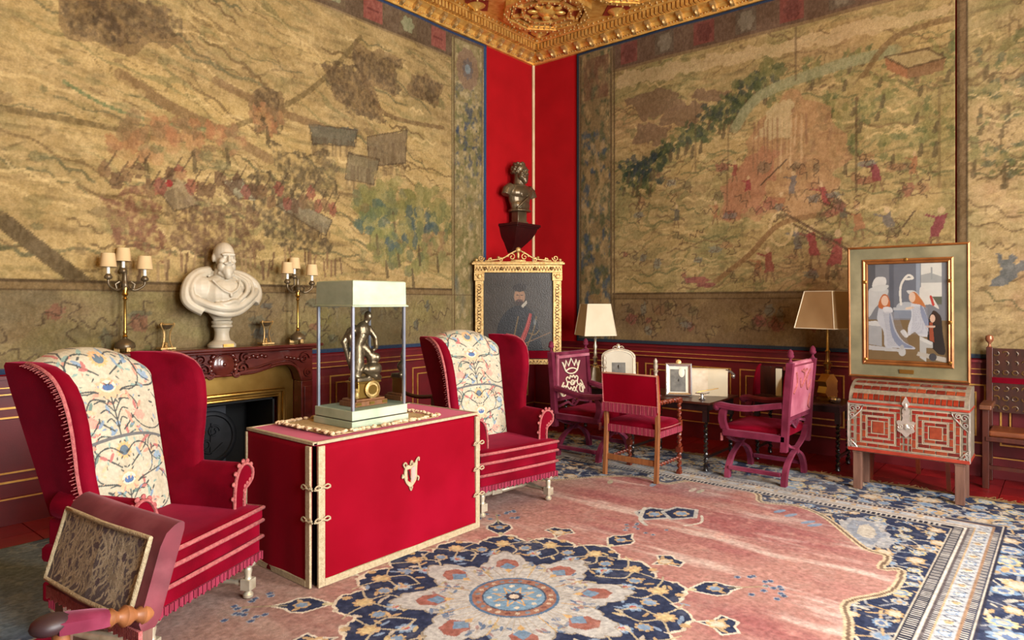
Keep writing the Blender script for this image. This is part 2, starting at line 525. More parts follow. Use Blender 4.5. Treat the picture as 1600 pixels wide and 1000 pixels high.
M_FLOOR = mat('floor_bed', (58, 22, 18), (70, 30, 24), 0.8)
M_TILE = [mat('red_floor_tile', (112, 10, 14), (134, 18, 20), 0.35, scale=6, wear=(86, 10, 14), wear_amt=0.6),
          mat('dark_red_floor_tile', (92, 8, 14), (118, 14, 20), 0.35, scale=6, wear=(140, 26, 30), wear_amt=0.5)]
floor = structure(MB().box(ROOM_X0, ROOM_Y0, -0.1, WT, WT, -0.012), 'floor', M_FLOOR)
tile_mesh = []
for k in range(2):
    t = MB().box(-.157, -.157, -.012, .157, .157, 0.0).build('floor_tile', M_TILE[k], floor, 0)
    t.location = (-.16 - .32 * k, -.16, 0); tile_mesh.append(t)
for i in range(22):
    for j in range(20):
        x = -.16 - .32 * i; y = -.16 - .32 * j
        if (i < 2 and j == 0) or not (i < 4 or j < 3): continue
        if y < -6.3: continue
        t = tile_mesh[random.randint(0, 1)].copy(); COL.objects.link(t); t.parent = floor
        t.location = (x, y, random.uniform(-.0015, .0005))

# ceiling: painted ground, gilded octagonal coffers near the corner
M_CEILRED = mat('ceiling_red_ground', (118, 24, 14), (150, 40, 20), 0.6, scale=5)
ceiling = structure(MB().box(ROOM_X0, ROOM_Y0, CEIL, WT, WT, CEIL + .3), 'ceiling', M_GOLD)
def octa(r, n=8, ph=PI / 8):
    return [(r * math.cos(ph + 2 * PI * k / n), r * math.sin(ph + 2 * PI * k / n)) for k in range(n)]
def ring(mb, r0, r1, z0, z1, n=8, ph=PI / 8):
    a = octa(r0, n, ph); b = octa(r1, n, ph)
    vs = [(x, y, z) for z in (z0, z1) for (x, y) in a + b]
    fs = []
    for k in range(n):
        j = (k + 1) % n
        fs += [(k, j, n + j, n + k), (2 * n + k, 3 * n + k, 3 * n + j, 2 * n + j), (k, 2 * n + k, 2 * n + j, j), (n + k, n + j, 3 * n + j, 3 * n + k)]
    mb.add(vs, fs)
def coffer_meshes():
    base = MB(); base.prism(octa(.50), -.006, 0.001, 'xy')
    r1 = MB(); ring(r1, .56, .48, -.07, 0); ring(r1, .46, .42, -.045, 0)
    r2 = MB(); ring(r2, .34, .28, -.05, -.004)
    star = MB()
    for k in range(8):
        a = PI / 8 + k * PI / 4
        star.bar((.28 * math.cos(a), .28 * math.sin(a), -.03), (.45 * math.cos(a), .45 * math.sin(a), -.03), .03, .05)
    ros = MB().lathe([(.001, -.14), (.03, -.13), (.05, -.10), (.03, -.08), (.09, -.065), (.12, -.035), (.14, -.002)], n=16)
    for k in range(8):
        a = k * PI / 4
        ros.ell((.17 * math.cos(a), .17 * math.sin(a), -.03), (.07, .035, .028), 10, 6, Matrix.Rotation(a, 4, 'Z'))
    bd = MB()
    for R, cnt, z in ((.52, 40, -.078), (.44, 36, -.05), (.31, 26, -.056)):
        for k in range(cnt):
            a = 2 * PI * k / cnt
            q = R * math.cos(PI / 8) / math.cos((a % (PI / 4)) - PI / 8)
            bd.ell((q * math.cos(a + PI / 8 - PI / 8), q * math.sin(a), z), .014, 6, 4)
    return base, r1, r2, star, ros, bd
cb = coffer_meshes()
first = None
for i in range(3):
    for j in range(3):
        loc = (-.95 - 1.22 * i, -.95 - 1.22 * j, CEIL)
        if first is None:
            c = empty('ceiling_coffer'); c.parent = ceiling
            cb[0].build('coffer_ground', M_CEILRED, c, 0)
            cb[1].build('coffer_frame', M_GOLD, c, 0)
            cb[2].build('inner_ring', M_GOLD, c, 0); cb[3].build('rib', M_GOLD, c, 0)
            cb[4].build('rosette', M_GOLD, c, 40)
            tag(cb[5].build('beading', M_GOLD_PALE, c, 60), kind='stuff')
            first = c
        else:
            c = empty('ceiling_coffer'); c.parent = ceiling
            for ch in [o for o in bpy.data.objects if o.parent == first]:
                d = ch.copy(); COL.objects.link(d); d.parent = c
        c.location = loc
# diamond bosses and red strapwork grounds between the coffers
for i in range(4):
    for j in range(4):
        x = -.34 - 1.22 * i; y = -.34 - 1.22 * j
        if i + j == 0: x = y = -.42
        d = MB().prism([(.2, 0), (0, .2), (-.2, 0), (0, -.2)], -.01, .001, 'xy').build('diamond_ground', M_CEILRED, ceiling, 0); d.location = (x - .04, y - .04, CEIL)
        e = MB().lathe([(.001, -.09), (.025, -.08), (.04, -.05), (.1, -.02), (.12, -.002)], n=12).build('boss', M_GOLD, ceiling, 40); e.location = (x - .04, y - .04, CEIL)

# gilded cornice along both walls
CP = [(0, 4.97), (.04, 4.97), (.05, 5.0), (.035, 5.015), (.07, 5.06), (.13, 5.078), (.15, 5.085), (.15, 5.17), (.235, 5.172), (.25, 5.185), (.33, 5.19), (.35, 5.2), (0, 5.2)]
def cornice(name, left):
    mb = MB(); rings = []
    L = 10.9 if left else 8.1
    n = len(CP); vs = []
    for p, z in CP: vs.append((-p, -p, z))
    for p, z in CP: vs.append((-L, -p, z) if left else (-p, -L, z))
    fs = [(i, (i + 1) % n, n + (i + 1) % n, n + i) for i in range(n)]
    fs.append(tuple(range(n, 2 * n)))
    o = structure(mb.add(vs, fs), name, M_GOLD, 30)
    q = (lambda t, p, z: (-t, -p, z)) if left else (lambda t, p, z: (-p, -t, z))
    den = MB(); bead = MB()
    t = .19
    while t < 7.0:
        a = q(t, .152, 5.09); b = q(t + .034, .222, 5.168)
        den.box(min(a[0], b[0]), min(a[1], b[1]), a[2], max(a[0], b[0]), max(a[1], b[1]), b[2]); t += .056
    t = .30
    while t < 7.0:
        bead.ell(q(t, .29, 5.178), .014, 6, 4); t += .075
    t = .08
    while t < 7.0:
        bead.ell(q(t, .052, 5.004), .011, 6, 4); t += .04
    tag(den.build('dentils', M_GOLD, o, 0), kind='stuff'); tag(bead.build('bead_row', M_GOLD_PALE, o, 60), kind='stuff')
    md = MB().add([(-.03, 0, 4.985), (.03, 0, 4.985), (.03, 0, 5.078), (-.03, 0, 5.078), (-.025, -.05, 4.985), (.025, -.05, 4.985), (.03, -.15, 5.05), (-.03, -.15, 5.05), (.03, -.15, 5.078), (-.03, -.15, 5.078)],
                  [(0, 3, 2, 1), (0, 1, 5, 4), (4, 5, 6, 7), (7, 6, 8, 9), (9, 8, 2, 3), (0, 4, 7, 9, 3), (1, 2, 8, 6, 5)])
    md.ell((0, -.085, 5.022), (.022, .05, .035), 8, 6)
    f = None; t = .2
    while t < 6.6:
        m = md.build('modillion', M_GOLD_PALE, o, 40) if f is None else f.copy()
        if f is not None: COL.objects.link(m); m.parent = o
        f = f or m
        m.location = q(t, 0, 0); m.rotation_euler = (0, 0, 0 if left else -PI / 2)
        t += .21
    return o
cornice('trim_1', True); cornice('trim_2', False)
structure(MB().tube([(-.02, -.02, .95), (-.02, -.02, 4.97)], .022, 8), 'trim_3', mat('corner_gilt_cord', (196, 168, 124), (214, 190, 150), 0.6), 60)

# dado with gilt panel lines on both walls
def dado(name, left, spans, panels, length):
    q = (lambda t, p: (t, -p)) if left else (lambda t, p: (-p, t))
    def bx(mb, t0, t1, p0, p1, z0, z1):
        a = q(t0, p0); b = q(t1, p1)
        return mb.box(min(a[0], b[0]), min(a[1], b[1]), z0, max(a[0], b[0]), max(a[1], b[1]), z1)
    mb = MB()
    for t0, t1 in spans:
        bx(mb, t0, t1, 0, .02, .20, .93)
        bx(mb, t0, t1, 0, .05, .93, .955); bx(mb, t0, t1, 0, .035, .955, 1.05); bx(mb, t0, t1, 0, .06, 1.05, 1.075)
    o = structure(mb, name, M_DADO, 0)
    b = MB()
    for t0, t1 in spans: bx(b, t0, t1, 0, .035, 0, .17); bx(b, t0, t1, 0, .045, .17, .2)
    b.build('plinth', M_DADO, o, 0)
    g = MB()
    for t0, t1 in spans: bx(g, t0, t1, .035, .039, .985, .992); bx(g, t0, t1, .045, .048, .186, .196); bx(g, t0, t1, .05, .053, .938, .946)
    g.build('gilt_fillet', M_GILT, o, 0)
    for t0, t1 in panels:
        p = bx(MB(), t0 + .09, t1 - .09, .02, .03, .36, .76).build('panel', M_DADO, o, 0)
        f = MB()
        for d, w in ((0, .014), (.07, .012)):
            a0, a1, z0, z1 = t0 + d, t1 - d, .30 + d, .848 - d
            bx(f, a0, a1, .02, .028 + d * .1, z1 - w, z1); bx(f, a0, a1, .02, .028 + d * .1, z0, z0 + w)
            bx(f, a0, a0 + w, .02, .028 + d * .1, z0 + w, z1 - w); bx(f, a1 - w, a1, .02, .028 + d * .1, z0 + w, z1 - w)
        f.build('gilt_panel_line', M_GILT, o, 0)
dado('baseboard_left', True, [(-10.9, -5.62), (-3.74, 0)], [(-3.438, -2.41), (-2.309, -1.28), (-1.18, -.15), (-7.0, -5.9)], 11)
dado('baseboard_right', False, [(-8.2, -.06)], [(-6.5, -5.4), (-5.296, -4.2), (-4.10, -3.0), (-2.9, -1.8), (-1.7, -.6)], 8)

# ---------------------------------------------------------------- tapestries
def streaks(X, Y, sx, sy, seed): return fbm(X * sx, Y * sy, 4, seed)
def mottle(C, seed, amt=26):
    n = fbm(C.X * 3, C.Y * 5, 4, seed) - .5; n2 = fbm(C.X * 60, C.Y * 34, 2, seed + 1) - .5
    C.C += (n * amt * 1.1 + n2 * amt * 1.1)[..., None]
    g = C.C.mean(-1, keepdims=True); C.C = (C.C * .82 + g * .18 * np.array([1.12, 1.0, .76])) * np.array([.99, .965, .95])
def engrave(C, sl, seed, c, a, sx=1.0, sy=2.6, n=9, w=.07):
    """thin drawn contour lines and short stitched strokes over the landscape"""
    X, Y = C.X[sl], C.Y[sl]
    h = fbm(X * sx + .3 * Y, Y * sy + X * .5, 4, seed) * n
    m = (np.abs(h - np.round(h)) < w) * np.clip(fbm(X * 2.2, Y * 2.2, 3, seed + 5) * 4 - 1.5, 0, 1)
    C.mix(sl, m, c, a)
    s = np.clip(fbm(X * 5, Y * 26, 3, seed + 9) * 6 - 3.5, 0, 1)
    C.mix(sl, s, c, a * .55)
    s = np.clip(fbm(X * 9, Y * 22, 3, seed + 12) * 6 - 3.7, 0, 1)
    C.mix(sl, s, (186, 164, 112), .4)
def squiggle(C, x, y, L, c, w=.018, a=.6, ang=0.0, amp=.05):
    p = []
    for i in range(9):
        t = i / 8 - .5; d = amp * math.sin(i * 1.7 + x * 9)
        p.append((x + t * L * math.cos(ang) - d * math.sin(ang), y + t * L * math.sin(ang) + d * math.cos(ang)))
    C.line(spline(p, 3), w, c, a)
def crowd(C, pts, c, rag=.12, a=.75, up=26):
    """a dense body of troops: dark mass broken by upright strokes"""
    C.poly(pts, c, a, tex=lambda X, Y: np.clip(fbm(X * 30, Y * up, 3, 4) * 2.6 - .75, 0, 1), rag=rag, rs=7)
def tree(C, x, y, r, cols, n=26):
    rr = random.Random(int(x * 100) + int(y * 37))
    for k in range(n):
        a = rr.uniform(0, 2 * PI); d = r * math.sqrt(rr.random())
        C.ell(x + d * math.cos(a), y + d * .8 * math.sin(a), r * rr.uniform(.16, .38), r * rr.uniform(.12, .28), rr.choice(cols), .62, rr.uniform(0, 3), rag=.35)
    C.line([(x, y - r * .6), (x + .02, y - r * 1.35)], (.03, .045), (84, 72, 50), .7)
def figure(C, x, y, h, c, skin=(176, 150, 112), lean=0.0):
    C.poly([(x - h * .12, y), (x + h * .16, y), (x + h * .1 + lean, y + h * .62), (x - h * .1 + lean, y + h * .62)], c, .8, rag=.03)
    C.ell(x + lean, y + h * .72, h * .08, h * .1, skin, .85)
    C.line([(x + lean, y + h * .5), (x + h * .34 + lean, y + h * .62)], h * .06, c, .8)
    C.line([(x - h * .05, y), (x - h * .12, y - h * .3)], h * .07, (110, 84, 58), .7)
    C.line([(x + h * .1, y), (x + h * .16, y - h * .3)], h * .07, (110, 84, 58), .7)

def left_tapestry():
    xs = np.arange(-7.6, -1.03, .012); ys = np.arange(1.085, 4.966, .012)
    C = Canvas(xs, ys, (158, 136, 90))
    X, Y = C.X, C.Y
    al = (slice(None), slice(None))
    # sloping ground in ochre and brown
    s1 = fbm(X * .9 + Y * .7, Y * 3.4 + X * 1.1, 5, 2); s2 = fbm(X * .6, Y * 6 + X * 1.4, 4, 6)
    C.mix(al, np.clip(s1 * 3 - 1.2, 0, 1), (176, 152, 98), .8)
    C.mix(al, np.clip(s2 * 4 - 2.2, 0, 1), (126, 106, 70), .55)
    C.mix(al, np.clip(fbm(X * 1.3, Y * 1.8, 4, 9) * 4 - 2.3, 0, 1), (136, 128, 84), .6)
    engrave(C, al, 101, (104, 86, 56), .55); engrave(C, al, 111, (96, 98, 62), .4, .7, 2.0, 6, .09)
    for k in range(150):
        x = random.uniform(-7.4, -1.9); y = random.uniform(1.9, 4.5)
        squiggle(C, x, y, random.uniform(.2, .9), random.choice([(104, 84, 54), (92, 90, 62), (190, 168, 116)]), random.uniform(.012, .03), .45, random.uniform(-.5, .1), .02)
    # roads
    C.line(spline([(-6.20, 2.99), (-5.63, 2.99), (-4.84, 3.04), (-3.76, 3.66), (-3.06, 4.45)], 8), .05, (104, 88, 56), .6)
    C.line(spline([(-5.42, 3.43), (-5.05, 3.27), (-4.61, 3.14), (-4.11, 2.97)], 6), .10, (128, 104, 70), .7)
    C.line(spline([(-4.64, 3.58), (-4.11, 3.46), (-3.54, 3.39)], 6), .08, (120, 96, 64), .7)
    C.line(spline([(-3.06, 4.10), (-2.71, 3.70), (-1.81, 3.73)], 6), .05, (106, 84, 56), .6)
    C.line(spline([(-6.20, 2.19), (-5.97, 1.99), (-5.70, 1.76)], 6), .12, (92, 78, 54), .7)
    C.line(spline([(-5.82, 3.27), (-5.54, 3.16), (-5.15, 3.11), (-4.67, 3.13)], 6), .03, (92, 108, 70), .6)
    # blocks of troops and tents
    for p in ([(-5.87, 3.86), (-5.47, 4.02), (-5.42, 3.68), (-5.80, 3.61)], [(-5.72, 3.89), (-5.00, 4.16), (-4.92, 3.86), (-5.40, 3.66)], [(-3.61, 4.05), (-3.06, 4.17), (-2.71, 3.62), (-3.38, 3.68)],
              [(-3.14, 4.32), (-2.47, 4.37), (-2.52, 3.95), (-3.06, 3.97)], [(-2.33, 4.30), (-1.81, 4.28), (-1.87, 3.99), (-2.33, 4.00)], [(-4.24, 3.61), (-3.97, 3.64), (-4.04, 3.19), (-4.27, 3.21)]):
        C.poly(p, (112, 90, 62), .62, rag=.12, rs=4); crowd(C, p, (70, 58, 44), .1, .6)
    crowd(C, [(-5.59, 2.47), (-5.21, 2.57), (-5.05, 2.00), (-5.47, 2.05)], (112, 74, 58), .12, .85)
    crowd(C, [(-4.84, 2.57), (-4.24, 2.46), (-4.24, 2.07), (-5.00, 2.00), (-5.03, 2.27)], (98, 74, 56), .12, .85)
    crowd(C, [(-4.30, 2.93), (-3.69, 2.71), (-3.46, 2.08), (-4.04, 2.05), (-4.43, 2.62)], (80, 70, 52), .14, .85)
    crowd(C, [(-4.11, 3.12), (-3.38, 3.15), (-3.38, 2.62), (-3.97, 2.74)], (84, 74, 54), .12, .8)
    for (p, c) in (([(-5.18, 2.60), (-4.97, 2.71), (-4.78, 2.46), (-5.00, 2.38)], (134, 120, 94)), ([(-4.58, 2.69), (-4.40, 2.74), (-4.24, 2.58), (-4.43, 2.55)], (128, 130, 110)),
                   ([(-4.04, 2.54), (-3.87, 2.63), (-3.42, 2.45), (-3.50, 2.28)], (118, 112, 92)), ([(-3.69, 3.39), (-3.10, 3.44), (-3.14, 3.26), (-3.65, 3.20)], (84, 84, 74)),
                   ([(-2.97, 3.40), (-2.41, 3.58), (-2.43, 3.20), (-2.95, 3.08)], (112, 98, 76)), ([(-3.22, 3.18), (-2.80, 3.18), (-2.88, 2.89), (-3.26, 2.90)], (108, 100, 78))):
        C.poly(p, c, .8, rag=.03); C.poly([(a + .0, b - .12) for a, b in p], (84, 68, 50), .45, tex=lambda X, Y: np.clip(fbm(X * 40, Y * 6, 2, 3) * 3 - 1, 0, 1))
        C.line(p, .015, (74, 60, 44), .6, True)
    for (cx, cy, r) in ((-5.23, 2.94) + (.33,), (-4.84, 3.04) + (.27,), (-4.54, 3.10) + (.22,), (-4.14, 3.36) + (.2,)):
        tree(C, cx, cy, r * .8, [(156, 108, 74), (140, 104, 72), (126, 102, 72), (166, 128, 86)], 24)
    for k in range(40):
        x, y = (-5.47, 1.97); x += k * .055 + random.uniform(-.03, .03); y += random.uniform(-.09, .06) + k * .004
        C.line([(x, y), (x + random.uniform(-.03, .03), y - .16)], .022, random.choice([(96, 72, 52), (120, 92, 66), (140, 116, 84)]), .75)
    for k in range(26):
        x, y = (-5.54, 2.60); x += k * .085; y += random.uniform(-.05, .12)
        C.ell(x, y, .05, .07, random.choice([(86, 62, 46), (112, 84, 60), (126, 64, 56)]), .65, rag=.4)
        C.line([(x, y), (x + .09, y + .16)], .014, (76, 60, 44), .6)
    C.ell(*(-5.04, 2.61), .03, .03, (150, 36, 40), .8)
    for (q0, r0) in (((-2.93, 2.60), .3), ((-2.61, 2.78), .28), ((-2.13, 2.72), .34), ((-1.81, 2.60), .26), ((-2.33, 2.14), .26), ((-2.71, 2.19), .22)): tree(C, *q0, r0, [(120, 118, 68), (104, 108, 66), (138, 130, 80), (88, 98, 70), (112, 112, 62)], 34)
    tree(C, *(-2.84, 2.50), .26, [(118, 122, 70), (96, 108, 70), (72, 92, 84), (142, 136, 82)], 40)
    tree(C, *(-2.23, 2.45), .30, [(128, 124, 74), (96, 106, 72), (62, 82, 90), (146, 136, 86)], 48)
    tree(C, *(-2.54, 2.24), .16, [(70, 88, 92), (96, 108, 76)], 22)
    tree(C, *(-1.92, 2.28), .22, [(140, 112, 80), (124, 122, 78), (150, 130, 84)], 22)
    for k in range(60):
        x = random.uniform(-7.4, -1.75); y = random.uniform(2.0, 3.6)
        C.ell(x, y, random.uniform(.03, .1), random.uniform(.02, .05), random.choice([(110, 92, 62), (128, 116, 74), (172, 150, 100), (100, 100, 68)]), .5, rag=.5)
    # bottom border
    C.rect(-7.6, 1.085, -1.66, 1.70, (122, 106, 76))
    C.mix((slice(0, 52), slice(None)), np.clip(fbm(X[:52] * 2, Y[:52] * 3, 4, 12) * 4 - 1.9, 0, 1), (128, 122, 76), .7)
    C.mix((slice(0, 52), slice(None)), np.clip(fbm(X[:52] * 2.4, Y[:52] * 4, 4, 15) * 4 - 2.1, 0, 1), (100, 92, 70), .6)
    for k in range(34):
        x = random.uniform(-7.3, -1.8); y = random.uniform(1.2, 1.6)
        C.ell(x, y, random.uniform(.03, .12), random.uniform(.03, .09), random.choice([(86, 92, 80), (124, 72, 62), (128, 118, 70), (70, 78, 84), (140, 128, 88), (96, 98, 60)]), .55, rag=.5)
        squiggle(C, x, y, .3, (76, 62, 48), .014, .5, random.uniform(0, 3), .04)
    C.rect(-7.6, 1.70, -1.66, 1.76, (116, 96, 64)); C.line([(-7.6, 1.765), (-1.66, 1.765)], .018, (84, 68, 46)); C.line([(-7.6, 1.695), (-1.66, 1.695)], .014, (88, 72, 50))
    # top border
    C.rect(-7.6, 4.63, -1.03, 4.97, (96, 78, 60)); C.line([(-7.6, 4.63), (-1.66, 4.63)], .025, (128, 108, 76))
    for k in range(14):
        x = -1.72 - .5 * k
        C.rect(x - .3, 4.68, x - .04, 4.92, (140, 74, 66) if k % 2 == 0 else (104, 88, 66), .9)
        if k % 2: C.ell(x - .17, 4.8, .1, .1, (138, 146, 112), .8, n=6)
        else: C.line([(x - .24, 4.8), (x - .1, 4.8)], .03, (112, 58, 52))
    # right border with trees
    C.rect(-1.66, 1.085, -1.10, 4.90, (132, 120, 82))
    b = C.sub(-1.62, -1.14, 1.1, 4.86)
    bx, by = X[b], Y[b]
    C.mix(b, np.clip(fbm(bx * 15, by * 13, 4, 21) * 7 - 3.4, 0, 1) * np.clip(1 - np.abs(by - 3.7) / 1.1, 0, 1), (52, 66, 92), .9)
    C.mix(b, np.clip(fbm(bx * 13, by * 11, 4, 24) * 7 - 3.6, 0, 1), (104, 104, 62), .75)
    C.mix(b, np.clip(fbm(bx * 17, by * 15, 4, 28) * 7 - 3.9, 0, 1), (164, 150, 112), .8)
    C.mix(b, np.clip(fbm(bx * 5, by * 2.4, 3, 31) * 5 - 2.9, 0, 1) * (by < 3.2), (70, 82, 84), .7)
    C.ell(-1.38, 4.56, .2, .27, (128, 104, 84), .9, n=10, depth=.1); C.ell(-1.38, 4.56, .1, .14, (98, 92, 92), .8, n=8); C.ell(-1.38, 4.56, .05, .06, (120, 140, 150), .8)
    for x in (-1.66, -1.62, -1.12): C.line([(x, 1.1), (x, 4.9)], .018, (96, 78, 52), .9)
    for y in (1.1,): C.line([(-1.66, 1.7), (-1.1, 1.7)], .015, (84, 68, 46), .6)
    mottle(C, 40, 24)
    C.rect(-1.085, 1.0, -1.0, 5.0, (52, 72, 104)); C.rect(-7.7, 1.0, -1.0, 1.125, (48, 62, 88)); C.rect(-7.7, 4.93, -1.0, 5.0, (46, 60, 88))
    P = np.stack([X, -.035 - .010 * np.sin(X * 2.1 + .4 * Y) - .006 * np.sin(X * 5.3 + 1), Y], -1)
    o = grid_obj('tapestry', P, C.C, M_TAP, rim=(0, .016, 0))
    tag(o, 'huge ochre battle tapestry with troop camps hanging over the fireplace', 'tapestry')
left_tapestry()

def right_tapestry():
    ts = np.arange(-5.06, -.755, .012); ys = np.arange(1.085, 4.966, .012)
    C = Canvas(ts, ys, (148, 128, 84))
    X, Y = C.X, C.Y
    al = (slice(None), slice(None))
    C.mix(al, np.clip(fbm(X * 1.2, Y * 2.4, 5, 3) * 3 - 1.2, 0, 1), (166, 142, 92), .8)
    C.mix(al, np.clip(fbm(X * 1.5, Y * 2.2 + X, 4, 7) * 4 - 2.1, 0, 1), (122, 116, 72), .75)
    C.mix(al, np.clip(fbm(X * 1.1, Y * 1.6, 4, 17) * 4 - 2.3, 0, 1), (146, 110, 78), .65)
    engrave(C, al, 121, (104, 84, 54), .55, 1.6, 2.2); engrave(C, al, 131, (92, 96, 58), .45, 1.2, 2.6, 7, .1)
    for k in range(130):
        squiggle(C, random.uniform(-4.9, -1.4), random.uniform(1.75, 4.5), random.uniform(.2, .7), random.choice([(104, 82, 54), (92, 94, 58), (182, 158, 108)]), random.uniform(.012, .026), .45, random.uniform(-.2, .5), .02)
    # ploughed fields
    for p in ([(-1.48, 4.22), (-2.15, 4.21), (-2.40, 3.96), (-1.80, 3.87)], [(-2.20, 4.00), (-2.64, 3.95), (-2.44, 3.69), (-1.98, 3.80)], [(-1.71, 3.85), (-2.15, 3.74), (-2.07, 3.55), (-1.62, 3.62)], [(-2.48, 4.12), (-2.91, 4.05), (-2.80, 3.93), (-2.44, 4.01)]):
        C.poly(p, (112, 88, 66), .8, rag=.05)
    # pale sky strip under the top border
    C.poly([(-1.39, 4.54), (-3.31, 4.47), (-5.04, 4.43), (-5.04, 4.31), (-3.31, 4.31), (-1.39, 4.36)], (178, 156, 116), .7, rag=.06)
    for k in range(26):
        t = k / 25
        x, y = (-1.58, 3.14); x2, y2 = (-3.38, 4.10)
        tree(C, x + (x2 - x) * t + random.uniform(-.1, .1), y + (y2 - y) * t + random.uniform(-.12, .12), random.uniform(.1, .2), [(62, 74, 46), (84, 92, 56), (104, 104, 60), (52, 62, 56)], 14)
    for k in range(34):
        x, y = (-3.97, 3.63); tree(C, x - random.uniform(-.6, 1.1), y + random.uniform(-.5, .55), random.uniform(.08, .16), [(108, 108, 62), (124, 118, 70), (88, 96, 58), (138, 128, 80)], 12)
    for p in ((-1.94, 3.33), (-1.58, 3.34), (-1.76, 3.28)): tree(C, *p, .15, [(36, 52, 42), (58, 72, 50), (46, 56, 62)], 22)
    C.line(spline([(-2.95, 3.60), (-3.24, 3.91), (-3.91, 4.05), (-4.56, 4.09)], 8), .12, (128, 130, 96), .6)
    # pale pink hill with falling water
    C.poly([(-2.64, 2.60), (-3.24, 3.63), (-3.59, 3.91), (-3.97, 3.63), (-4.16, 3.07), (-3.91, 2.56), (-3.17, 2.49)], (158, 116, 82), .65, rag=.12, rs=4)
    C.poly([(-3.17, 3.42), (-3.42, 3.81), (-3.59, 3.81), (-3.55, 3.40)], (168, 152, 112), .8, rag=.05)
    C.poly([(-2.80, 3.00), (-3.31, 3.33), (-3.45, 3.24), (-3.24, 2.70), (-2.87, 2.54)], (150, 92, 72), .5, rag=.1)
    for k in range(12):
        x, y = (-3.42, 3.52); C.line([(x + .05 * k - .3, y + .1), (x + .05 * k - .3 + random.uniform(-.02, .02), y - random.uniform(.2, .5))], .02, random.choice([(176, 150, 112), (130, 96, 70)]), .6)
    # fort
    C.poly([(-4.47, 4.05), (-4.84, 4.04), (-4.98, 3.92), (-4.67, 3.89)], (150, 132, 92), .9); C.poly([(-4.47, 4.05), (-4.67, 3.89), (-4.67, 3.79), (-4.49, 3.92)], (140, 92, 62), .9); C.poly([(-4.67, 3.89), (-4.98, 3.92), (-4.97, 3.80), (-4.67, 3.79)], (122, 90, 62), .9)
    C.line([(-4.47, 4.05), (-4.84, 4.04), (-4.98, 3.92), (-4.67, 3.89)], .02, (92, 74, 50), .8, True)
    C.line(spline([(-4.28, 3.90), (-4.56, 4.22), (-5.04, 4.28)], 6), .06, (112, 88, 56), .6)
    # figures and wagon
    reds = [(136, 52, 56), (128, 62, 54), (96, 92, 92), (146, 96, 66), (88, 84, 72), (116, 44, 58)]
    for (px, h, c, l) in (((-3.82, 2.10), .40, 0, .05), ((-4.00, 1.99), .46, 0, -.04), ((-3.35, 1.94), .34, 1, .03), ((-3.21, 1.91), .28, 3, .0), ((-3.65, 2.17), .3, 2, .03), ((-3.92, 2.63), .3, 0, .05), ((-3.59, 2.80), .28, 2, 0), ((-4.42, 2.81), .3, 5, .06),
                      ((-4.54, 2.29), .32, 2, .05), ((-4.90, 2.22), .36, 5, -.05), ((-4.25, 2.34), .3, 3, .03), ((-2.95, 3.05), .22, 1, 0), ((-3.10, 2.85), .22, 0, 0), ((-2.72, 2.59), .24, 3, 0), ((-2.24, 2.59), .24, 4, 0), ((-4.73, 2.87), .24, 3, 0), ((-4.10, 2.48), .3, 4, .05), ((-3.48, 2.60), .26, 3, .02)):
        figure(C, px[0], px[1], h, reds[c], lean=l)
    C.line([((-3.46, 2.41)[0] + .12 * math.cos(a / 10 * PI), (-3.46, 2.41)[1] + .18 * math.sin(a / 10 * PI)) for a in range(21)], .03, (172, 148, 104), .9)
    C.line(spline([(-2.72, 1.85), (-3.10, 2.13), (-3.45, 2.46), (-3.91, 2.53)], 6), .06, (124, 92, 58), .7); C.line(spline([(-3.52, 2.56), (-3.97, 2.26), (-4.22, 2.08)], 6), .03, (88, 66, 46), .8)
    for (a, b2) in (((-3.59, 2.45), (-3.97, 2.22)), ((-4.56, 2.24), (-4.73, 2.49)), ((-3.78, 2.71), (-4.16, 2.51)), ((-3.24, 2.91), (-3.52, 3.16))): C.line([a, b2], .018, (80, 62, 44), .8)
    for k in range(70):
        x = random.uniform(-4.9, -1.5); y = random.uniform(1.8, 3.2)
        C.ell(x, y, random.uniform(.03, .09), random.uniform(.03, .07), random.choice([(128, 66, 58), (104, 92, 70), (168, 142, 96), (92, 84, 56), (96, 104, 104), (140, 100, 70)]), .55, rag=.5)
        squiggle(C, x, y, .2, (84, 64, 46), .012, .55, random.uniform(0, 3), .03)
    C.ell(*(-2.48, 1.87), .16, .04, (132, 62, 66), .7, rag=.3); C.ell(*(-2.60, 1.81), .12, .03, (120, 56, 62), .7, rag=.3)
    # vertical seams
    for (px, a) in (((-4.22, 3.19), .55), ((-3.62, 4.46), .45), ((-4.94, 3.15), .3), ((-2.87, 3.17), .3), ((-2.48, 3.60), .35)):
        C.line([(px[0], px[1] + .5), (px[0] + .01, px[1] - .45)], .025, (82, 64, 44), a)
    # borders
    C.rect(-5.2, 1.085, -.75, 1.66, (110, 88, 60))
    C.mix((slice(0, 50), slice(None)), np.clip(fbm(X[:50] * 3, Y[:50] * 4, 4, 12) * 4 - 1.9, 0, 1), (132, 110, 72), .7)
    for k in range(40):
        x = random.uniform(-5, -1.4); y = random.uniform(1.2, 1.58)
        C.ell(x, y, random.uniform(.03, .09), random.uniform(.03, .09), random.choice([(96, 104, 100), (126, 62, 58), (130, 112, 72), (84, 76, 52), (120, 84, 58)]), .55, rag=.5)
        squiggle(C, x, y, .25, (76, 58, 42), .014, .6, random.uniform(0, 3), .05)
    C.rect(-5.2, 1.65, -1.33, 1.71, (112, 90, 60)); C.line([(-5.2, 1.715), (-1.33, 1.715)], .018, (84, 66, 44)); C.line([(-5.2, 1.645), (-1.33, 1.645)], .014, (84, 66, 44))
    C.rect(-5.2, 4.60, -.75, 4.97, (96, 74, 58)); C.line([(-5.2, 4.60), (-1.33, 4.60)], .03, (120, 98, 68))
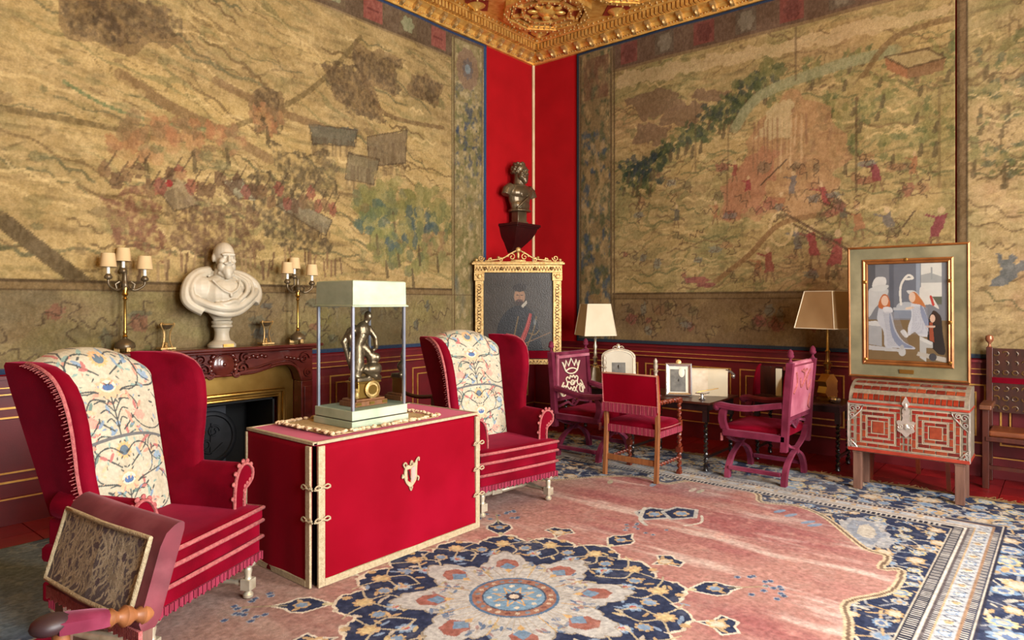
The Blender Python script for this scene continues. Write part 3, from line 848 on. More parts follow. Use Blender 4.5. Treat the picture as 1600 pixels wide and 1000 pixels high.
    for k in range(10):
        x = -1.42 - .5 * k
        C.rect(x - .28, 4.65, x - .03, 4.92, (118, 58, 52) if k % 2 == 0 else (92, 80, 66), .85)
        C.ell(x - .16, 4.79, .1, .12, (120, 112, 96) if k % 2 else (96, 52, 46), .75, n=6)
    C.rect(-1.33, 1.085, -.80, 4.97, (122, 104, 70))
    b = C.sub(-1.3, -.84, 1.1, 4.9); bx, by = X[b], Y[b]
    C.mix(b, np.clip(fbm(bx * 13, by * 10, 4, 51) * 7 - 3.4, 0, 1), (76, 82, 56), .8)
    C.mix(b, np.clip(fbm(bx * 11, by * 9, 4, 54) * 7 - 4.0, 0, 1) * (by < 3.9), (58, 74, 92), .85)
    C.mix(b, np.clip(fbm(bx * 14, by * 8, 4, 58) * 7 - 3.9, 0, 1), (158, 134, 92), .8)
    C.rect(-1.27, 4.3, -.88, 4.85, (104, 70, 52), .8, tex=lambda X, Y: np.clip(fbm(X * 16, Y * 4, 3, 5) * 3 - .9, 0, 1))
    C.poly([(-1.25, 1.15), (-.9, 1.15), (-1.0, 1.7), (-1.15, 1.75)], (146, 112, 70), .7, rag=.08)
    for x in (-1.36, -1.31, -.83): C.line([(x, 1.1), (x, 4.9)], .018, (92, 74, 50), .9)
    mottle(C, 60, 24)
    C.C *= .97
    C.rect(-.81, 1.0, -.7, 5.0, (44, 54, 66)); C.rect(-5.2, 1.0, -.7, 1.13, (44, 52, 62)); C.rect(-5.2, 4.93, -.7, 5.0, (42, 54, 74))
    P = np.stack([-.035 - .010 * np.sin(X * 2.3) - .006 * np.sin(X * 6.1 + 2), X, Y], -1)
    o = grid_obj('tapestry', P[:, ::-1], C.C[:, ::-1], M_TAP, rim=(.016, 0, 0))
    tag(o, 'ochre tapestry of hills, a fort and red-clad figures behind the side tables', 'tapestry')
    # neighbouring tapestry, wooded hillside
    ts = np.arange(-7.6, -5.07, .016)
    D = Canvas(ts, ys, (150, 130, 92)); X, Y = D.X, D.Y
    D.mix(al, np.clip(fbm(X * 1.5, Y * 2, 5, 71) * 3 - 1.1, 0, 1), (164, 144, 104), .8)
    D.mix(al, np.clip(fbm(X * 2, Y * 2, 4, 73) * 4 - 1.9, 0, 1), (110, 110, 68), .75)
    D.mix(al, np.clip(fbm(X * 3, Y * 3, 4, 76) * 4 - 2.3, 0, 1) * (Y < 3.3), (150, 112, 84), .7)
    engrave(D, al, 141, (96, 78, 52), .6, 1.6, 2.0)
    for k in range(60):
        tree(D, random.uniform(-7.4, -5.2), random.uniform(2.8, 4.0), random.uniform(.08, .2), [(92, 98, 62), (116, 112, 70), (78, 86, 66), (140, 126, 84)], 10)
    for k in range(80):
        squiggle(D, random.uniform(-7.4, -5.2), random.uniform(1.3, 4.4), random.uniform(.2, .6), random.choice([(96, 78, 54), (84, 84, 56), (180, 160, 116)]), .016, .5, random.uniform(-.4, .6), .03)
    D.poly([(-5.6, 1.95), (-5.35, 2.05), (-5.45, 1.9), (-5.3, 1.75), (-5.45, 1.75)], (72, 86, 104), .7, rag=.05)
    D.rect(-5.15, 1.0, -5.06, 5.0, (104, 84, 58)); D.line([(-5.15, 1.1), (-5.15, 4.9)], .02, (74, 60, 42)); D.line([(-5.085, 1.1), (-5.085, 4.9)], .016, (76, 60, 42))
    mottle(D, 80, 26)
    D.rect(-7.7, 1.0, -5.0, 1.13, (50, 60, 74))
    P = np.stack([-.036 - .010 * np.sin(X * 2.7) - .004 * np.sin(X * 7), X, Y], -1)
    o = grid_obj('tapestry', P[:, ::-1], D.C[:, ::-1], M_TAP, rim=(.016, 0, 0))
    tag(o, 'pale wooded-hillside tapestry hanging behind the carved dark armchair', 'tapestry')
right_tapestry()
# ---------------------------------------------------------------- carpet
def carpet():
    xc, yc = -4.75, -3.58
    xs = np.concatenate([np.arange(-8.55, -6.3, .02), np.arange(-6.3, -3.1, .0062), np.arange(-3.1, -.945, .0105)]) - xc
    ys = np.concatenate([np.arange(-6.57, -5.72, .02), np.arange(-5.72, -4.9, .008), np.arange(-4.9, -2.55, .0062), np.arange(-2.55, -.58, .014)]) - yc
    C = Canvas(xs, ys, (48, 56, 82))
    X, Y = C.X, C.Y; al = (slice(None), slice(None))
    rr = random.Random(11)
    NAVY = (46, 54, 80); CREAMC = (196, 186, 168); TAN = (190, 160, 118); BLUE = (120, 146, 176); GREY = (150, 152, 156); ROSE = (168, 106, 98)
    def fl(x, y, R, cols, n=8, d=.25, rot=0.0):
        for k, c in enumerate(cols): C.ell(x, y, R * (1 - .3 * k), R * (1 - .3 * k) * .85, c, .95, rot, n=n, depth=d, ph=k * .8)
    def leaf(x, y, L, a, c): C.ell(x + L * .5 * math.cos(a), y + L * .5 * math.sin(a), L * .55, L * .2, c, .92, a)
    def garden(x0, x1, y0, y1, step, big):
        """vines, leaves and palmettes scattered on a navy ground"""
        nx = max(1, int((x1 - x0) / step)); ny = max(1, int((y1 - y0) / step))
        for i in range(nx):
            for j in range(ny):
                x = x0 + (i + .5 + rr.uniform(-.25, .25)) * (x1 - x0) / nx; y = y0 + (j + .5 + rr.uniform(-.25, .25)) * (y1 - y0) / ny
                R = big * rr.uniform(.6, 1.15)
                p = [(x + step * .9 * math.cos(a0), y + step * .9 * math.sin(a0)) for a0 in (rr.uniform(0, 2), rr.uniform(2, 4), rr.uniform(4, 6))]
                C.line(spline([p[0], (x, y), p[1]], 5), .014, rr.choice([CREAMC, TAN, GREY]), .9)
                for k in range(5):
                    a = rr.uniform(0, 2 * PI); d = step * rr.uniform(.35, .6)
                    leaf(x + d * math.cos(a), y + d * math.sin(a), R * rr.uniform(.6, 1.2), rr.uniform(0, 2 * PI), rr.choice([CREAMC, TAN, GREY, BLUE, (178, 172, 160)]))
                fl(x, y, R, rr.choice([[CREAMC, BLUE, TAN], [BLUE, CREAMC, (90, 110, 150)], [TAN, CREAMC], [(170, 170, 168), BLUE], [(204, 188, 140), BLUE, CREAMC]]), rr.choice([6, 8, 10]), rot=rr.uniform(0, 3))
    # outer border
    garden(3.05, 3.8, -2.99, 2.99, .185, .092); garden(-3.8, 3.05, 1.95, 2.99, .24, .105); garden(-3.8, 3.05, -2.99, -1.95, .2, .095); garden(-3.8, -3.05, -1.95, 1.95, .4, .12)
    # spandrels
    C.rect(-2.85, -1.70, 2.85, 1.70, NAVY)
    garden(.4, 2.8, -1.68, -.35, .15, .06); garden(.4, 2.8, .35, 1.68, .19, .07); garden(-2.8, -.4, .5, 1.68, .26, .075); garden(-2.8, -.4, -1.68, -.5, .3, .08)
    C.ell(2.35, -1.22, .34, .17, (176, 176, 176), .85, .3, rag=.3, n=12, depth=.15); C.ell(2.35, -1.22, .24, .11, (120, 132, 152), .6, .3, rag=.4); C.ell(2.37, -1.22, .16, .06, CREAMC, .8, .3, rag=.4)
    # scalloped salmon field
    q = [(2.84, 0), (2.80, -.30), (2.58, -.42), (2.66, -.66), (2.52, -.90), (2.2, -1.14), (1.99, -1.30), (1.94, -1.43), (1.70, -1.44), (1.74, -1.54), (1.38, -1.55), (1.08, -1.40), (.85, -1.46), (.66, -1.50), (.3, -1.56), (0, -1.5)]
    q = [p for k, p in enumerate(spline(q, 4))]
    ring_ = q + [(-a, b) for a, b in q[::-1]][1:]
    ring_ = ring_ + [(a, -b) for a, b in ring_[::-1]][1:-1]
    C.poly(ring_, (164, 117, 111))
    ins = np.zeros(X.shape, bool); p = np.array(ring_)
    for (xa, ya), (xb, yb) in zip(p, np.roll(p, -1, 0)):
        if ya != yb: ins ^= ((ya > Y) != (yb > Y)) & (X < (xb - xa) * (Y - ya) / (yb - ya) + xa)
    f = ins.astype(float)
    C.mix(al, f * np.clip(fbm(X * 6, Y * .9, 4, 2) * 4 - 1.8, 0, 1), (148, 86, 88), .75)
    C.mix(al, f * np.clip(fbm(X * 9, Y * 1.4, 4, 5) * 4 - 2.2, 0, 1), (138, 74, 80), .55)
    C.mix(al, f * np.clip(fbm(X * 1.1, Y * 1.1, 3, 9) * 4 - 1.9, 0, 1), (172, 130, 120), .75)
    C.mix(al, f * np.clip(fbm(X * 7, Y * 1.2, 5, 14) * 6 - 3.25, 0, 1), (204, 186, 176), .8)
    C.mix(al, f * np.clip(fbm(X * 14, Y * 14, 3, 15) * 5 - 3.1, 0, 1), (198, 150, 138), .5)
    C.mix(al, f * np.clip((-X - .5) * 1.2 + Y * .6, 0, 1), (150, 124, 114), .75)
    C.mix(al, f * np.clip((Y - .75) * 2.2, 0, 1), (152, 124, 114), .8)
    C.line(ring_, .05, (198, 180, 150), 1, True); C.line(ring_, .018, (120, 100, 84), 1, True)
    # striped guard bands
    def band(a0, a1, c): 
        for sgn in (-1, 1):
            if sgn < 0 or True:
                C.rect(-2.80 - (a1 - 1.66), min(sgn * a0, sgn * a1), 2.80 + (a1 - 1.66), max(sgn * a0, sgn * a1), c)
                C.rect(min(sgn * (a0 + 1.14), sgn * (a1 + 1.14)), -a1, max(sgn * (a0 + 1.14), sgn * (a1 + 1.14)), a1, c)
    for a0, a1, c in ((1.66, 1.675, CREAMC), (1.675, 1.735, (40, 42, 58)), (1.735, 1.75, (206, 200, 190)), (1.75, 1.765, (92, 84, 86)), (1.765, 1.79, (170, 168, 166)), (1.79, 1.80, TAN), (1.80, 1.885, (176, 180, 184)), (1.885, 1.90, (150, 120, 96)), (1.90, 1.94, (54, 58, 78)), (1.94, 1.955, (200, 192, 178)), (1.955, 1.965, (48, 48, 64))): band(a0, a1, c)
    for sgn in (-1, 1):
        u = -2.9
        while u < 2.9:
            C.rect(u, min(sgn * 1.682, sgn * 1.728), u + .011, max(sgn * 1.682, sgn * 1.728), (186, 182, 176))
            C.rect(u, min(sgn * 1.767, sgn * 1.788), u + .011, max(sgn * 1.767, sgn * 1.788), (70, 68, 78))
            C.rect(u, min(sgn * 1.905, sgn * 1.935), u + .011, max(sgn * 1.905, sgn * 1.935), (190, 184, 174))
            u += .026
        for k in range(42):
            u = -2.9 + k * .14
            fl(u, sgn * 1.842, .038, [(214, 206, 190) if k % 2 else (128, 150, 178), TAN if k % 2 else (220, 214, 200)], 6)
            C.line(spline([(u, sgn * 1.81), (u + .035, sgn * 1.875), (u + .07, sgn * 1.81), (u + .105, sgn * 1.875), (u + .14, sgn * 1.81)], 3), .008, (92, 96, 112))
        v = -1.6
        while v < 1.6:
            C.rect(min(sgn * 2.822, sgn * 2.868), v, max(sgn * 2.822, sgn * 2.868), v + .014, (186, 182, 176)); C.rect(min(sgn * 3.045, sgn * 3.075), v, max(sgn * 3.045, sgn * 3.075), v + .014, (190, 184, 174)); v += .034
        for k in range(22): fl(sgn * 2.982, -1.6 + k * .15, .04, [(210, 204, 190) if k % 2 else (128, 150, 178), TAN], 6)
    # pendants round the medallion
    TH = np.arctan2(Y, X); RR = np.hypot(X, Y)
    def pendant(a, r, L, w, tri=False):
        c, s = math.cos(a), math.sin(a)
        def T(u, v): return (r * c + u * c - v * s, r * s + u * s + v * c)
        if tri: pts = [T(-L * .5, 0), T(-L * .1, w * .35), T(L * .1, w), T(L * .5, w * .55), T(L * .4, 0), T(L * .5, -w * .55), T(L * .1, -w), T(-L * .1, -w * .35)]
        else: pts = [T(-L, 0), T(-L * .5, w * .6), T(-L * .15, w), T(L * .25, w * .9), T(L * .5, w * .4), T(L, 0), T(L * .5, -w * .4), T(L * .25, -w * .9), T(-L * .15, -w), T(-L * .5, -w * .6)]
        C.poly(pts, NAVY, rag=.01); C.line(pts, .014, (206, 198, 182), 1, True)
        x, y = T(0, 0)
        fl(x, y, w * .55, [TAN, BLUE if not tri else CREAMC], 6, rot=a)
        for k in (-1, 1): leaf(*T(0, k * w * .3), w * .6, a + k * .8, TAN)
    for k in range(16):
        a = k * PI / 8
        if k % 2 == 0:
            pendant(a, 1.12, .16, .09); C.line([(.88 * math.cos(a), .88 * math.sin(a)), (1.0 * math.cos(a), 1.0 * math.sin(a))], .03, (190, 184, 150))
            if k not in (0, 8):
                for m in range(14):
                    b = a + rr.uniform(-.12, .12); r = rr.uniform(1.28, 1.5); fl(r * math.cos(b), r * math.sin(b), .024, [(150, 158, 168), (70, 84, 116)], 5)
                C.line([(1.2 * math.cos(a), 1.2 * math.sin(a)), (1.42 * math.cos(a), 1.42 * math.sin(a))], .012, (160, 150, 116), .8)
        else: pendant(a, 1.05, .2, .105, True)
    for sgn in (-1, 1):
        for (u, v) in ((1.76, .09), (1.9, -.06)):
            pts = [(sgn * (u - .17), v), (sgn * (u - .05), v + .13), (sgn * (u + .12), v + .1), (sgn * (u + .16), v - .05), (sgn * (u - .02), v - .12)]
            C.poly(pts, NAVY, rag=.03); C.line(pts, .03, (180, 180, 176), .9, True); fl(sgn * u, v, .07, [TAN, BLUE], 6)
        C.line(spline([(sgn * 1.5, .02), (sgn * 1.6, .12), (sgn * 1.85, .22)], 5), .03, (186, 184, 176)); C.line(spline([(sgn * 1.95, -.2), (sgn * 1.8, -.26), (sgn * 1.66, -.2)], 5), .02, (196, 190, 178))
        for k in range(10): fl(sgn * rr.uniform(1.3, 1.5), rr.uniform(-.16, .16), .02, [(160, 166, 172), (80, 92, 120)], 5)
        for k in range(8):
            a = rr.uniform(-.5, .5); leaf(sgn * 2.5 * math.cos(a), 1.9 * math.sin(a), .12, a, rr.choice([(176, 176, 150), BLUE, CREAMC]))
    # navy medallion
    jag = (fbm(X * 22, Y * 22, 2, 33) - .5) * .05
    RN = .80 + .11 * np.abs(np.cos(8 * TH)) ** .7 + .03 * np.cos(4 * TH) ** 2
    C.mix(al, (RR < RN + .022 + jag).astype(float), (208, 198, 178)); C.mix(al, (RR < RN + jag).astype(float), NAVY)
    for k in range(16):
        a = k * PI / 8
        for off, r, R, cols in ((0, .80, .062, [TAN, (206, 186, 140)]), (.2, .72, .052, [(190, 164, 122), BLUE]), (.1, .635, .058, [BLUE, (164, 180, 196), (176, 90, 82)]), (-.07, .90, .03, [TAN])):
            fl(r * math.cos(a + off), r * math.sin(a + off), R, cols, 8, .3, a)
        for m in range(9):
            b = a + rr.uniform(0, PI / 8); r = rr.uniform(.56, .88); leaf(r * math.cos(b), r * math.sin(b), .055, rr.uniform(0, 6), rr.choice([TAN, (196, 176, 132), CREAMC, (136, 156, 182)]))
        C.line(spline([(r * math.cos(a + t), r * math.sin(a + t)) for r, t in ((.56, 0), (.66, .1), (.76, .02), (.86, .13), (.9, .2))], 5), .012, (178, 166, 140))
        C.line(spline([(r * math.cos(a - t), r * math.sin(a - t)) for r, t in ((.56, 0), (.68, .12), (.78, .05), (.84, .18))], 5), .012, (178, 166, 140))
    # pale star
    RW = .42 + .20 * np.abs(np.cos(4 * TH)) ** 2.0 + .035 * np.abs(np.cos(20 * TH))
    C.mix(al, (RR < RW + .012 + jag * .6).astype(float), (150, 140, 124)); C.mix(al, (RR < RW + jag * .6).astype(float), (180, 179, 176))
    for k in range(8):
        a = k * PI / 4
        for t in np.linspace(-.25, .25, 5):
            C.line([(.25 * math.cos(a + t * .6), .25 * math.sin(a + t * .6)), (.44 * math.cos(a + t), .44 * math.sin(a + t))], .006, (172, 164, 150))
        c, s = math.cos(a), math.sin(a)
        def T(u, v): return (u * c - v * s, u * s + v * c)
        C.poly([T(.36, 0), T(.42, .075), T(.5, .06), T(.535, 0), T(.5, -.06), T(.42, -.075)], (152, 98, 88), rag=.015); C.poly([T(.36, 0), T(.41, .05), T(.47, 0), T(.41, -.05)], (112, 140, 168))
        C.poly([T(.32, 0), T(.36, .022), T(.38, 0), T(.36, -.022)], (202, 168, 116))
        b = a + PI / 8
        for m in range(16): leaf(rr.uniform(.32, .46) * math.cos(b + rr.uniform(-.2, .2)), rr.uniform(.32, .46) * math.sin(b + rr.uniform(-.2, .2)), .045, rr.uniform(0, 6), rr.choice([(122, 132, 150), (150, 120, 120), (96, 116, 146), (176, 164, 130)]))
        C.line([(.26 * math.cos(b), .26 * math.sin(b)), (.44 * math.cos(b), .44 * math.sin(b))], .008, (186, 158, 112))
    C.ell(0, 0, .245, .245, (84, 112, 144)); C.ell(0, 0, .228, .228, (150, 108, 92)); C.ell(0, 0, .175, .175, (72, 84, 104)); C.ell(0, 0, .166, .166, (118, 150, 176))
    for k in range(24):
        a = k * PI / 12; fl(.2 * math.cos(a), .2 * math.sin(a), .016, [rr.choice([(196, 180, 160), (110, 130, 150), (120, 76, 70)])], 5)
    for k in range(8):
        a = k * PI / 4
        C.line([(.05 * math.cos(a), .05 * math.sin(a)), (.12 * math.cos(a + .39), .12 * math.sin(a + .39)), (.05 * math.cos(a + .785), .05 * math.sin(a + .785))], .009, (196, 160, 110)); fl(.135 * math.cos(a), .135 * math.sin(a), .018, [(206, 196, 176)], 5)
    C.ell(0, 0, .055, .055, (56, 60, 82), n=8); C.ell(0, 0, .03, .03, (206, 190, 170), n=8)
    # worn, dusty areas, then a faded left patch with painted lightening
    w = np.clip(fbm(X * 4, Y * 2.2, 5, 91) * 4 - 1.4, 0, 1)
    C.mix(al, w * np.clip((X - 1.9) * .9, 0, 1) * np.clip((Y + 1.2) * 1.5, 0, 1), (158, 158, 158), .72)
    C.mix(al, np.clip(fbm(X * 10, Y * 10, 4, 93) * 4 - 2.3, 0, 1), (176, 166, 156), .22)
    lf = np.clip((-X - 1.15) * 3, 0, 1) * np.clip((Y - 1.35) * 4, 0, 1)
    C.mix(al, lf, (122, 144, 158), .88)  # faded blue-grey, its colour also lightened to offset the armchair's shade
    C.C += ((fbm(X * 40, Y * 40, 2, 95) - .5) * 26)[..., None]
    P = np.stack([X + xc, Y + yc, .012 + .0015 * fbm(X * 3, Y * 3, 2, 96)], -1)
    o = grid_obj('carpet', P, C.C, M_ATTR, rim=(0, 0, -.011))
    tag(o, 'large worn medallion carpet with salmon field and navy floral border', 'carpet')
carpet()
u = MB()
pts = []
for k in range(60):
    y = -.75 - k * .1; pts.append((-.86 + random.uniform(-.02, .02), y))
for k in range(59):
    (x0, y0), (x1, y1) = pts[k], pts[k + 1]
    u.add([(-.943, y0, .0005), (x0, y0, .0005), (x1, y1, .0005), (-.943, y1, .0005), (-.943, y0, .006), (x0, y0, .006), (x1, y1, .006), (-.943, y1, .006)],
          [(0, 1, 2, 3), (7, 6, 5, 4), (0, 4, 5, 1), (1, 5, 6, 2), (2, 6, 7, 3), (3, 7, 4, 0)])
    for m in range(3):
        t = random.random(); u.bar((x0 - .02, y0 + (y1 - y0) * t, .006), (x0 + random.uniform(.01, .05), y0 + (y1 - y0) * t + random.uniform(-.04, .04), random.uniform(.003, .012)), .008, .003)
tag(u.build('carpet_underlay', mat('jute_underlay', (104, 76, 40), (134, 102, 60), 0.95, scale=30, bump=0.5, bscale=200), None, 0), 'frayed brown jute underlay strip along the edge of the carpet', 'underlay')
# ---------------------------------------------------------------- wing armchairs
def back_y(z): return .09 + .26 * (z - .44) / .93
def back_hw(z): return .25 + .08 * min(1, max(0, (z - .44) / .8))
def embroidery():
    xs = np.linspace(-1, 1, 150); ys = np.linspace(0, 1, 300)
    C = Canvas(xs * .3, ys * .93, (178, 170, 148))
    rr = random.Random(3)
    INK = (58, 62, 62); cols = [(188, 128, 108), (112, 134, 156), (206, 164, 128), (88, 112, 104), (162, 92, 88), (120, 148, 140)]
    C.mix((slice(None), slice(None)), np.clip(fbm(C.X * 12, C.Y * 12, 4, 4) * 3 - 1.3, 0, 1), (160, 148, 122), .5)
    def sym(f):
        for s in (-1, 1): f(s)
    def leafs(s, x, y, a, L, c): C.ell(s * (x + L * .5 * math.cos(a)), y + L * .5 * math.sin(a), L * .55, L * .2, c, .9, a if s > 0 else PI - a)
    for base, hh in ((0.02, .42), (.48, .43)):
        for (x0, y0, r0, t) in ((.05, .02, .16, 0), (.20, .22, .12, 1.2), (.06, .30, .10, 2.0)):
            def f(s):
                p = [(s * (.02 + x0 * .2), base + y0), (s * (x0 + .04), base + y0 + .05), (s * (x0 + .1), base + y0 + .11), (s * (x0 + .06), base + y0 + .17), (s * (x0 - .01), base + y0 + .15)]
                C.line(spline(p, 6), .008, INK, .9)
                for k in range(9):
                    q = p[1 + k % 4]; leafs(s, abs(q[0]) + rr.uniform(-.02, .02), q[1] + rr.uniform(-.02, .02), rr.uniform(0, 6), .045, rr.choice(cols))
            sym(f)
        C.line([(0, base), (0, base + .2)], .010, INK, .9)
        for k in range(4):
            sym(lambda s: C.line(spline([(0, base + .03 + k * .04), (s * (.03 + k * .012), base + .08 + k * .045), (s * (.06 + k * .02), base + .07 + k * .05)], 4), .007, INK, .85))
        C.ell(0, base + .23, .075, .055, (204, 160, 126), n=10); C.ell(0, base + .24, .045, .03, (226, 206, 170)); C.ell(0, base + .235, .032, .018, (72, 98, 140))
        C.ell(0, base + .38, .05, .045, (196, 156, 106), n=14, depth=.3); C.ell(0, base + .38, .028, .026, (84, 100, 112))
        sym(lambda s: C.ell(s * .15, base + .09, .04, .03, (196, 138, 122), .9, n=6)); sym(lambda s: C.ell(s * .24, base + .33, .035, .03, (124, 146, 166), .9, n=6))
    for (cx, cy, r0, a0, a1) in ((.2, .17, .11, -2.4, 1.2), (.1, .34, .09, -1.2, 2.4), (.21, .62, .12, -2.6, 1.0), (.1, .80, .1, -1.4, 2.2), (.24, .40, .07, 1, 5), (.25, .86, .07, 1.5, 5)):
        sym(lambda s: C.line([(s * (cx + r0 * math.cos(a)), cy + r0 * math.sin(a)) for a in np.linspace(a0, a1, 16)], .007, INK, .9))
    for k in range(110):
        x = rr.uniform(0, .29); y = rr.uniform(.02, .9)
        c = rr.choice(cols + [INK, INK]); L = rr.uniform(.012, .03); a = rr.uniform(0, 6)
        sym(lambda s: leafs(s, x, y, a, L, c))
    C.rect(-.4, .462, .4, .478, (92, 92, 92))
    return C
EMB = embroidery()
def wing_armchair(label):
    t = empty('wing_armchair')
    tag(t, label, 'armchair')
    # embroidered inner back
    S, T = np.meshgrid(np.linspace(-1, 1, 150), np.linspace(0, 1, 300))
    zt = .93 - .11 * np.abs(S) ** 2.2
    Z = .44 + T * zt
    hw = .25 + .08 * np.clip((Z - .44) / .8, 0, 1)
    roll = np.clip((T - .9) / .1, 0, 1)
    Yb = .09 + .26 * (Z - .44) / .93 - .045 * (1 - S ** 2) * np.clip(np.sin(PI * np.clip(T, .05, .97)), 0, 1) + .07 * roll ** 2
    Z = Z - .015 * roll ** 3
    grid_obj('embroidered_back', np.stack([S * hw, Yb - .015, Z], -1), EMB.C, M_EMB, t, rim=(0, .06, 0))
    # outer back shell
    out = [(-.26, .24), (.26, .24), (.305, .7), (.335, 1.1), (.33, 1.21), (.27, 1.262), (.14, 1.305), (0, 1.322), (-.14, 1.305), (-.27, 1.262), (-.33, 1.21), (-.335, 1.1), (-.305, .7)]
    MB().loft([[(x * k, back_y(z) + d, z - (1 - k) * .1) for x, z in out] for d, k in ((.02, 1.0), (.09, 1.0), (.12, .95))]).build('back_shell', M_VELVET, t, 50)
    # wings
    prof = [(.60, .20), (.70, .205), (.80, .22), (.92, .255), (1.04, .285), (1.14, .295), (1.21, .285), (1.26, .25), (1.295, .18), (1.31, .09)]
    for s in (-1, 1):
        rings = []; edge = []; edge2 = []
        for z, f in prof:
            bx, by = back_hw(z), back_y(z) - .01
            dx, dy = math.sin(.14), -math.cos(.14)
            nx, ny = math.cos(.14), math.sin(.14)
            th = .08 if z < 1.3 else .07
            pr = []
            for (u, w) in ((-.10, 0), (f * .5, 0), (f - .035, .0), (f - .01, .012), (f, th * .45), (f - .012, th - .015), (f - .035, th), (f * .5, th), (-.10, th)):
                pr.append((s * (bx + dx * u + nx * w), by + dy * u + ny * w, z))
            rings.append(pr); edge.append(pr[6]); edge2.append(pr[3])
        MB().loft(rings).build('wing', M_VELVET, t, 50)
        MB().tube(spline(edge, 4), .009, 6).build('wing_braid', M_PINKBRAID, t, 60)
        gm = MB()
        for k, p in enumerate(spline(edge, 7)):
            gm.bar(p, (p[0] + s * .012, p[1] + .016 + .008 * (k % 3), p[2] - .01), .007, .004)
        tag(gm.build('gimp_trim', M_FRINGE if s > 0 else M_PINKBRAID, t, 0), kind='stuff')
        # rolled arm
        ol = spline([(.262, .46), (.265, .58), (.283, .665), (.325, .715), (.375, .715), (.412, .675), (.408, .63), (.378, .603), (.35, .585), (.342, .545), (.338, .46)], 3)
        arm = MB().loft([[(s * x, y, z - dz) for x, z in ol] for y, dz in ((.14, -.01), (-.05, 0), (-.29, .0), (-.305, .004))])
        a = arm.build('arm', M_VELVET, t, 45)
        MB().tube([(s * x, -.306, z - .004) for x, z in ol], .009, 6).build('arm_braid', M_PINKBRAID, a, 60)
        fr = MB()
        for k, (x, z) in enumerate(ol):
            if k % 2 == 0: fr.ell((s * (x + .006 * (x - .34) * 10), -.300, z + .01), (.014, .01, .014), 6, 4)
        tag(fr.build('arm_ruche', M_PINKBRAID, a, 60), kind='stuff')
        MB().box(s * .34 - .03, -.26, .28, s * .34 + .03, .2, .6).build('side_panel', M_VELVET, t, 30, .012)
    # seat
    MB().box(-.385, -.375, .225, .385, .22, .315).build('seat_rail', M_VELVET, t, 30, .012)
    MB().box(-.385, -.38, .315, .385, .2, .41).build('seat_border', M_VELVET, t, 30, .018)
    cu = MB()
    rings = []
    for z, k in ((.41, .985), (.425, 1.0), (.468, 1.0), (.485, .97), (.495, .8), (.50, .4)):
        rings.append([(.388 * k * x, -.085 + .3 * k * y, z) for x, y in ((-1, -1), (-.5, -1.02), (0, -1.03), (.5, -1.02), (1, -1), (1, 0), (1, 1), (0, 1), (-1, 1), (-1, 0))])
    cu.loft(rings).build('seat_cushion', M_VELVET, t, 60)
    for z, d in ((.475, .008), (.405, .004), (.318, .002)):
        MB().tube([(.39, .12, z), (.392, -.2, z), (.391, -.383 - d, z), (.2, -.388 - d, z), (-.2, -.388 - d, z), (-.391, -.383 - d, z), (-.392, -.2, z), (-.39, .12, z)], .011, 6).build('seat_braid', M_PINKBRAID, t, 60)
    fr = MB()
    for k in range(52): x = -.385 + k * .0151; fr.box(x - .006, -.386 - .003 * (k % 2), .195 + .005 * (k % 3), x + .005, -.376, .24)
    for s in (-1, 1):
        for k in range(36): y = -.37 + k * .0155; fr.box(s * .382 - .006, y - .006, .195 + .005 * (k % 3), s * .382 + .006, y + .005, .24)
    tag(fr.build('fringe', M_FRINGE, t, 0), kind='stuff')
    # silvered legs and stretcher
    LP = [(.012, 0), (.024, .006), (.026, .02), (.014, .034), (.018, .045)]
    for sx in (-1, 1):
        for y in (-.335, .17):
            g = MB().lathe([(.012, 0), (.026, .008), (.028, .022), (.015, .038), (.02, .048)], (sx * .335, y, 0), 12)
            g.box(sx * .335 - .028, y - .028, .048, sx * .335 + .028, y + .028, .105)
            g.lathe([(.02, .105), (.016, .12), (.022, .15), (.018, .165), (.04, .18), (.047, .2), (.04, .222), (.02, .235)], (sx * .335, y, 0), 14)
            g.build('leg', M_SILVER, t, 40)
        tp = [(.012, 0), (.02, .06), (.013, .12), (.02, .3), (.024, .42), (.024, .58), (.02, .7), (.013, .88), (.02, .94), (.012, 1)]
        MB().tlathe(tp, (sx * .335, -.31, .078), (sx * .335, .145, .078), 10).build('stretcher', M_SILVER, t, 40)
    MB().tlathe([(.012, 0), (.02, .08), (.014, .16), (.022, .38), (.013, .42), (.013, .58), (.022, .62), (.014, .84), (.02, .92), (.012, 1)], (-.32, -.08, .078), (.32, -.08, .078), 10).box(-.05, -.1, .06, .05, -.06, .096).build('stretcher', M_SILVER, t, 40)
    return t
ac = wing_armchair('crimson velvet wing armchair with embroidered back, beside the upholstered low-back chair')
ac.location = (-6.125, -2.33, .0135); ac.rotation_euler = (0, 0, math.radians(25)); ac['group'] = 'wing armchairs by the fireplace'
ac2 = copy_tree(ac)
ac2.location = (-3.49, -2.28, .0135); ac2.rotation_euler = (0, 0, math.radians(-10))
ac2['label'] = 'crimson velvet wing armchair with embroidered back, below the gold-framed portrait'

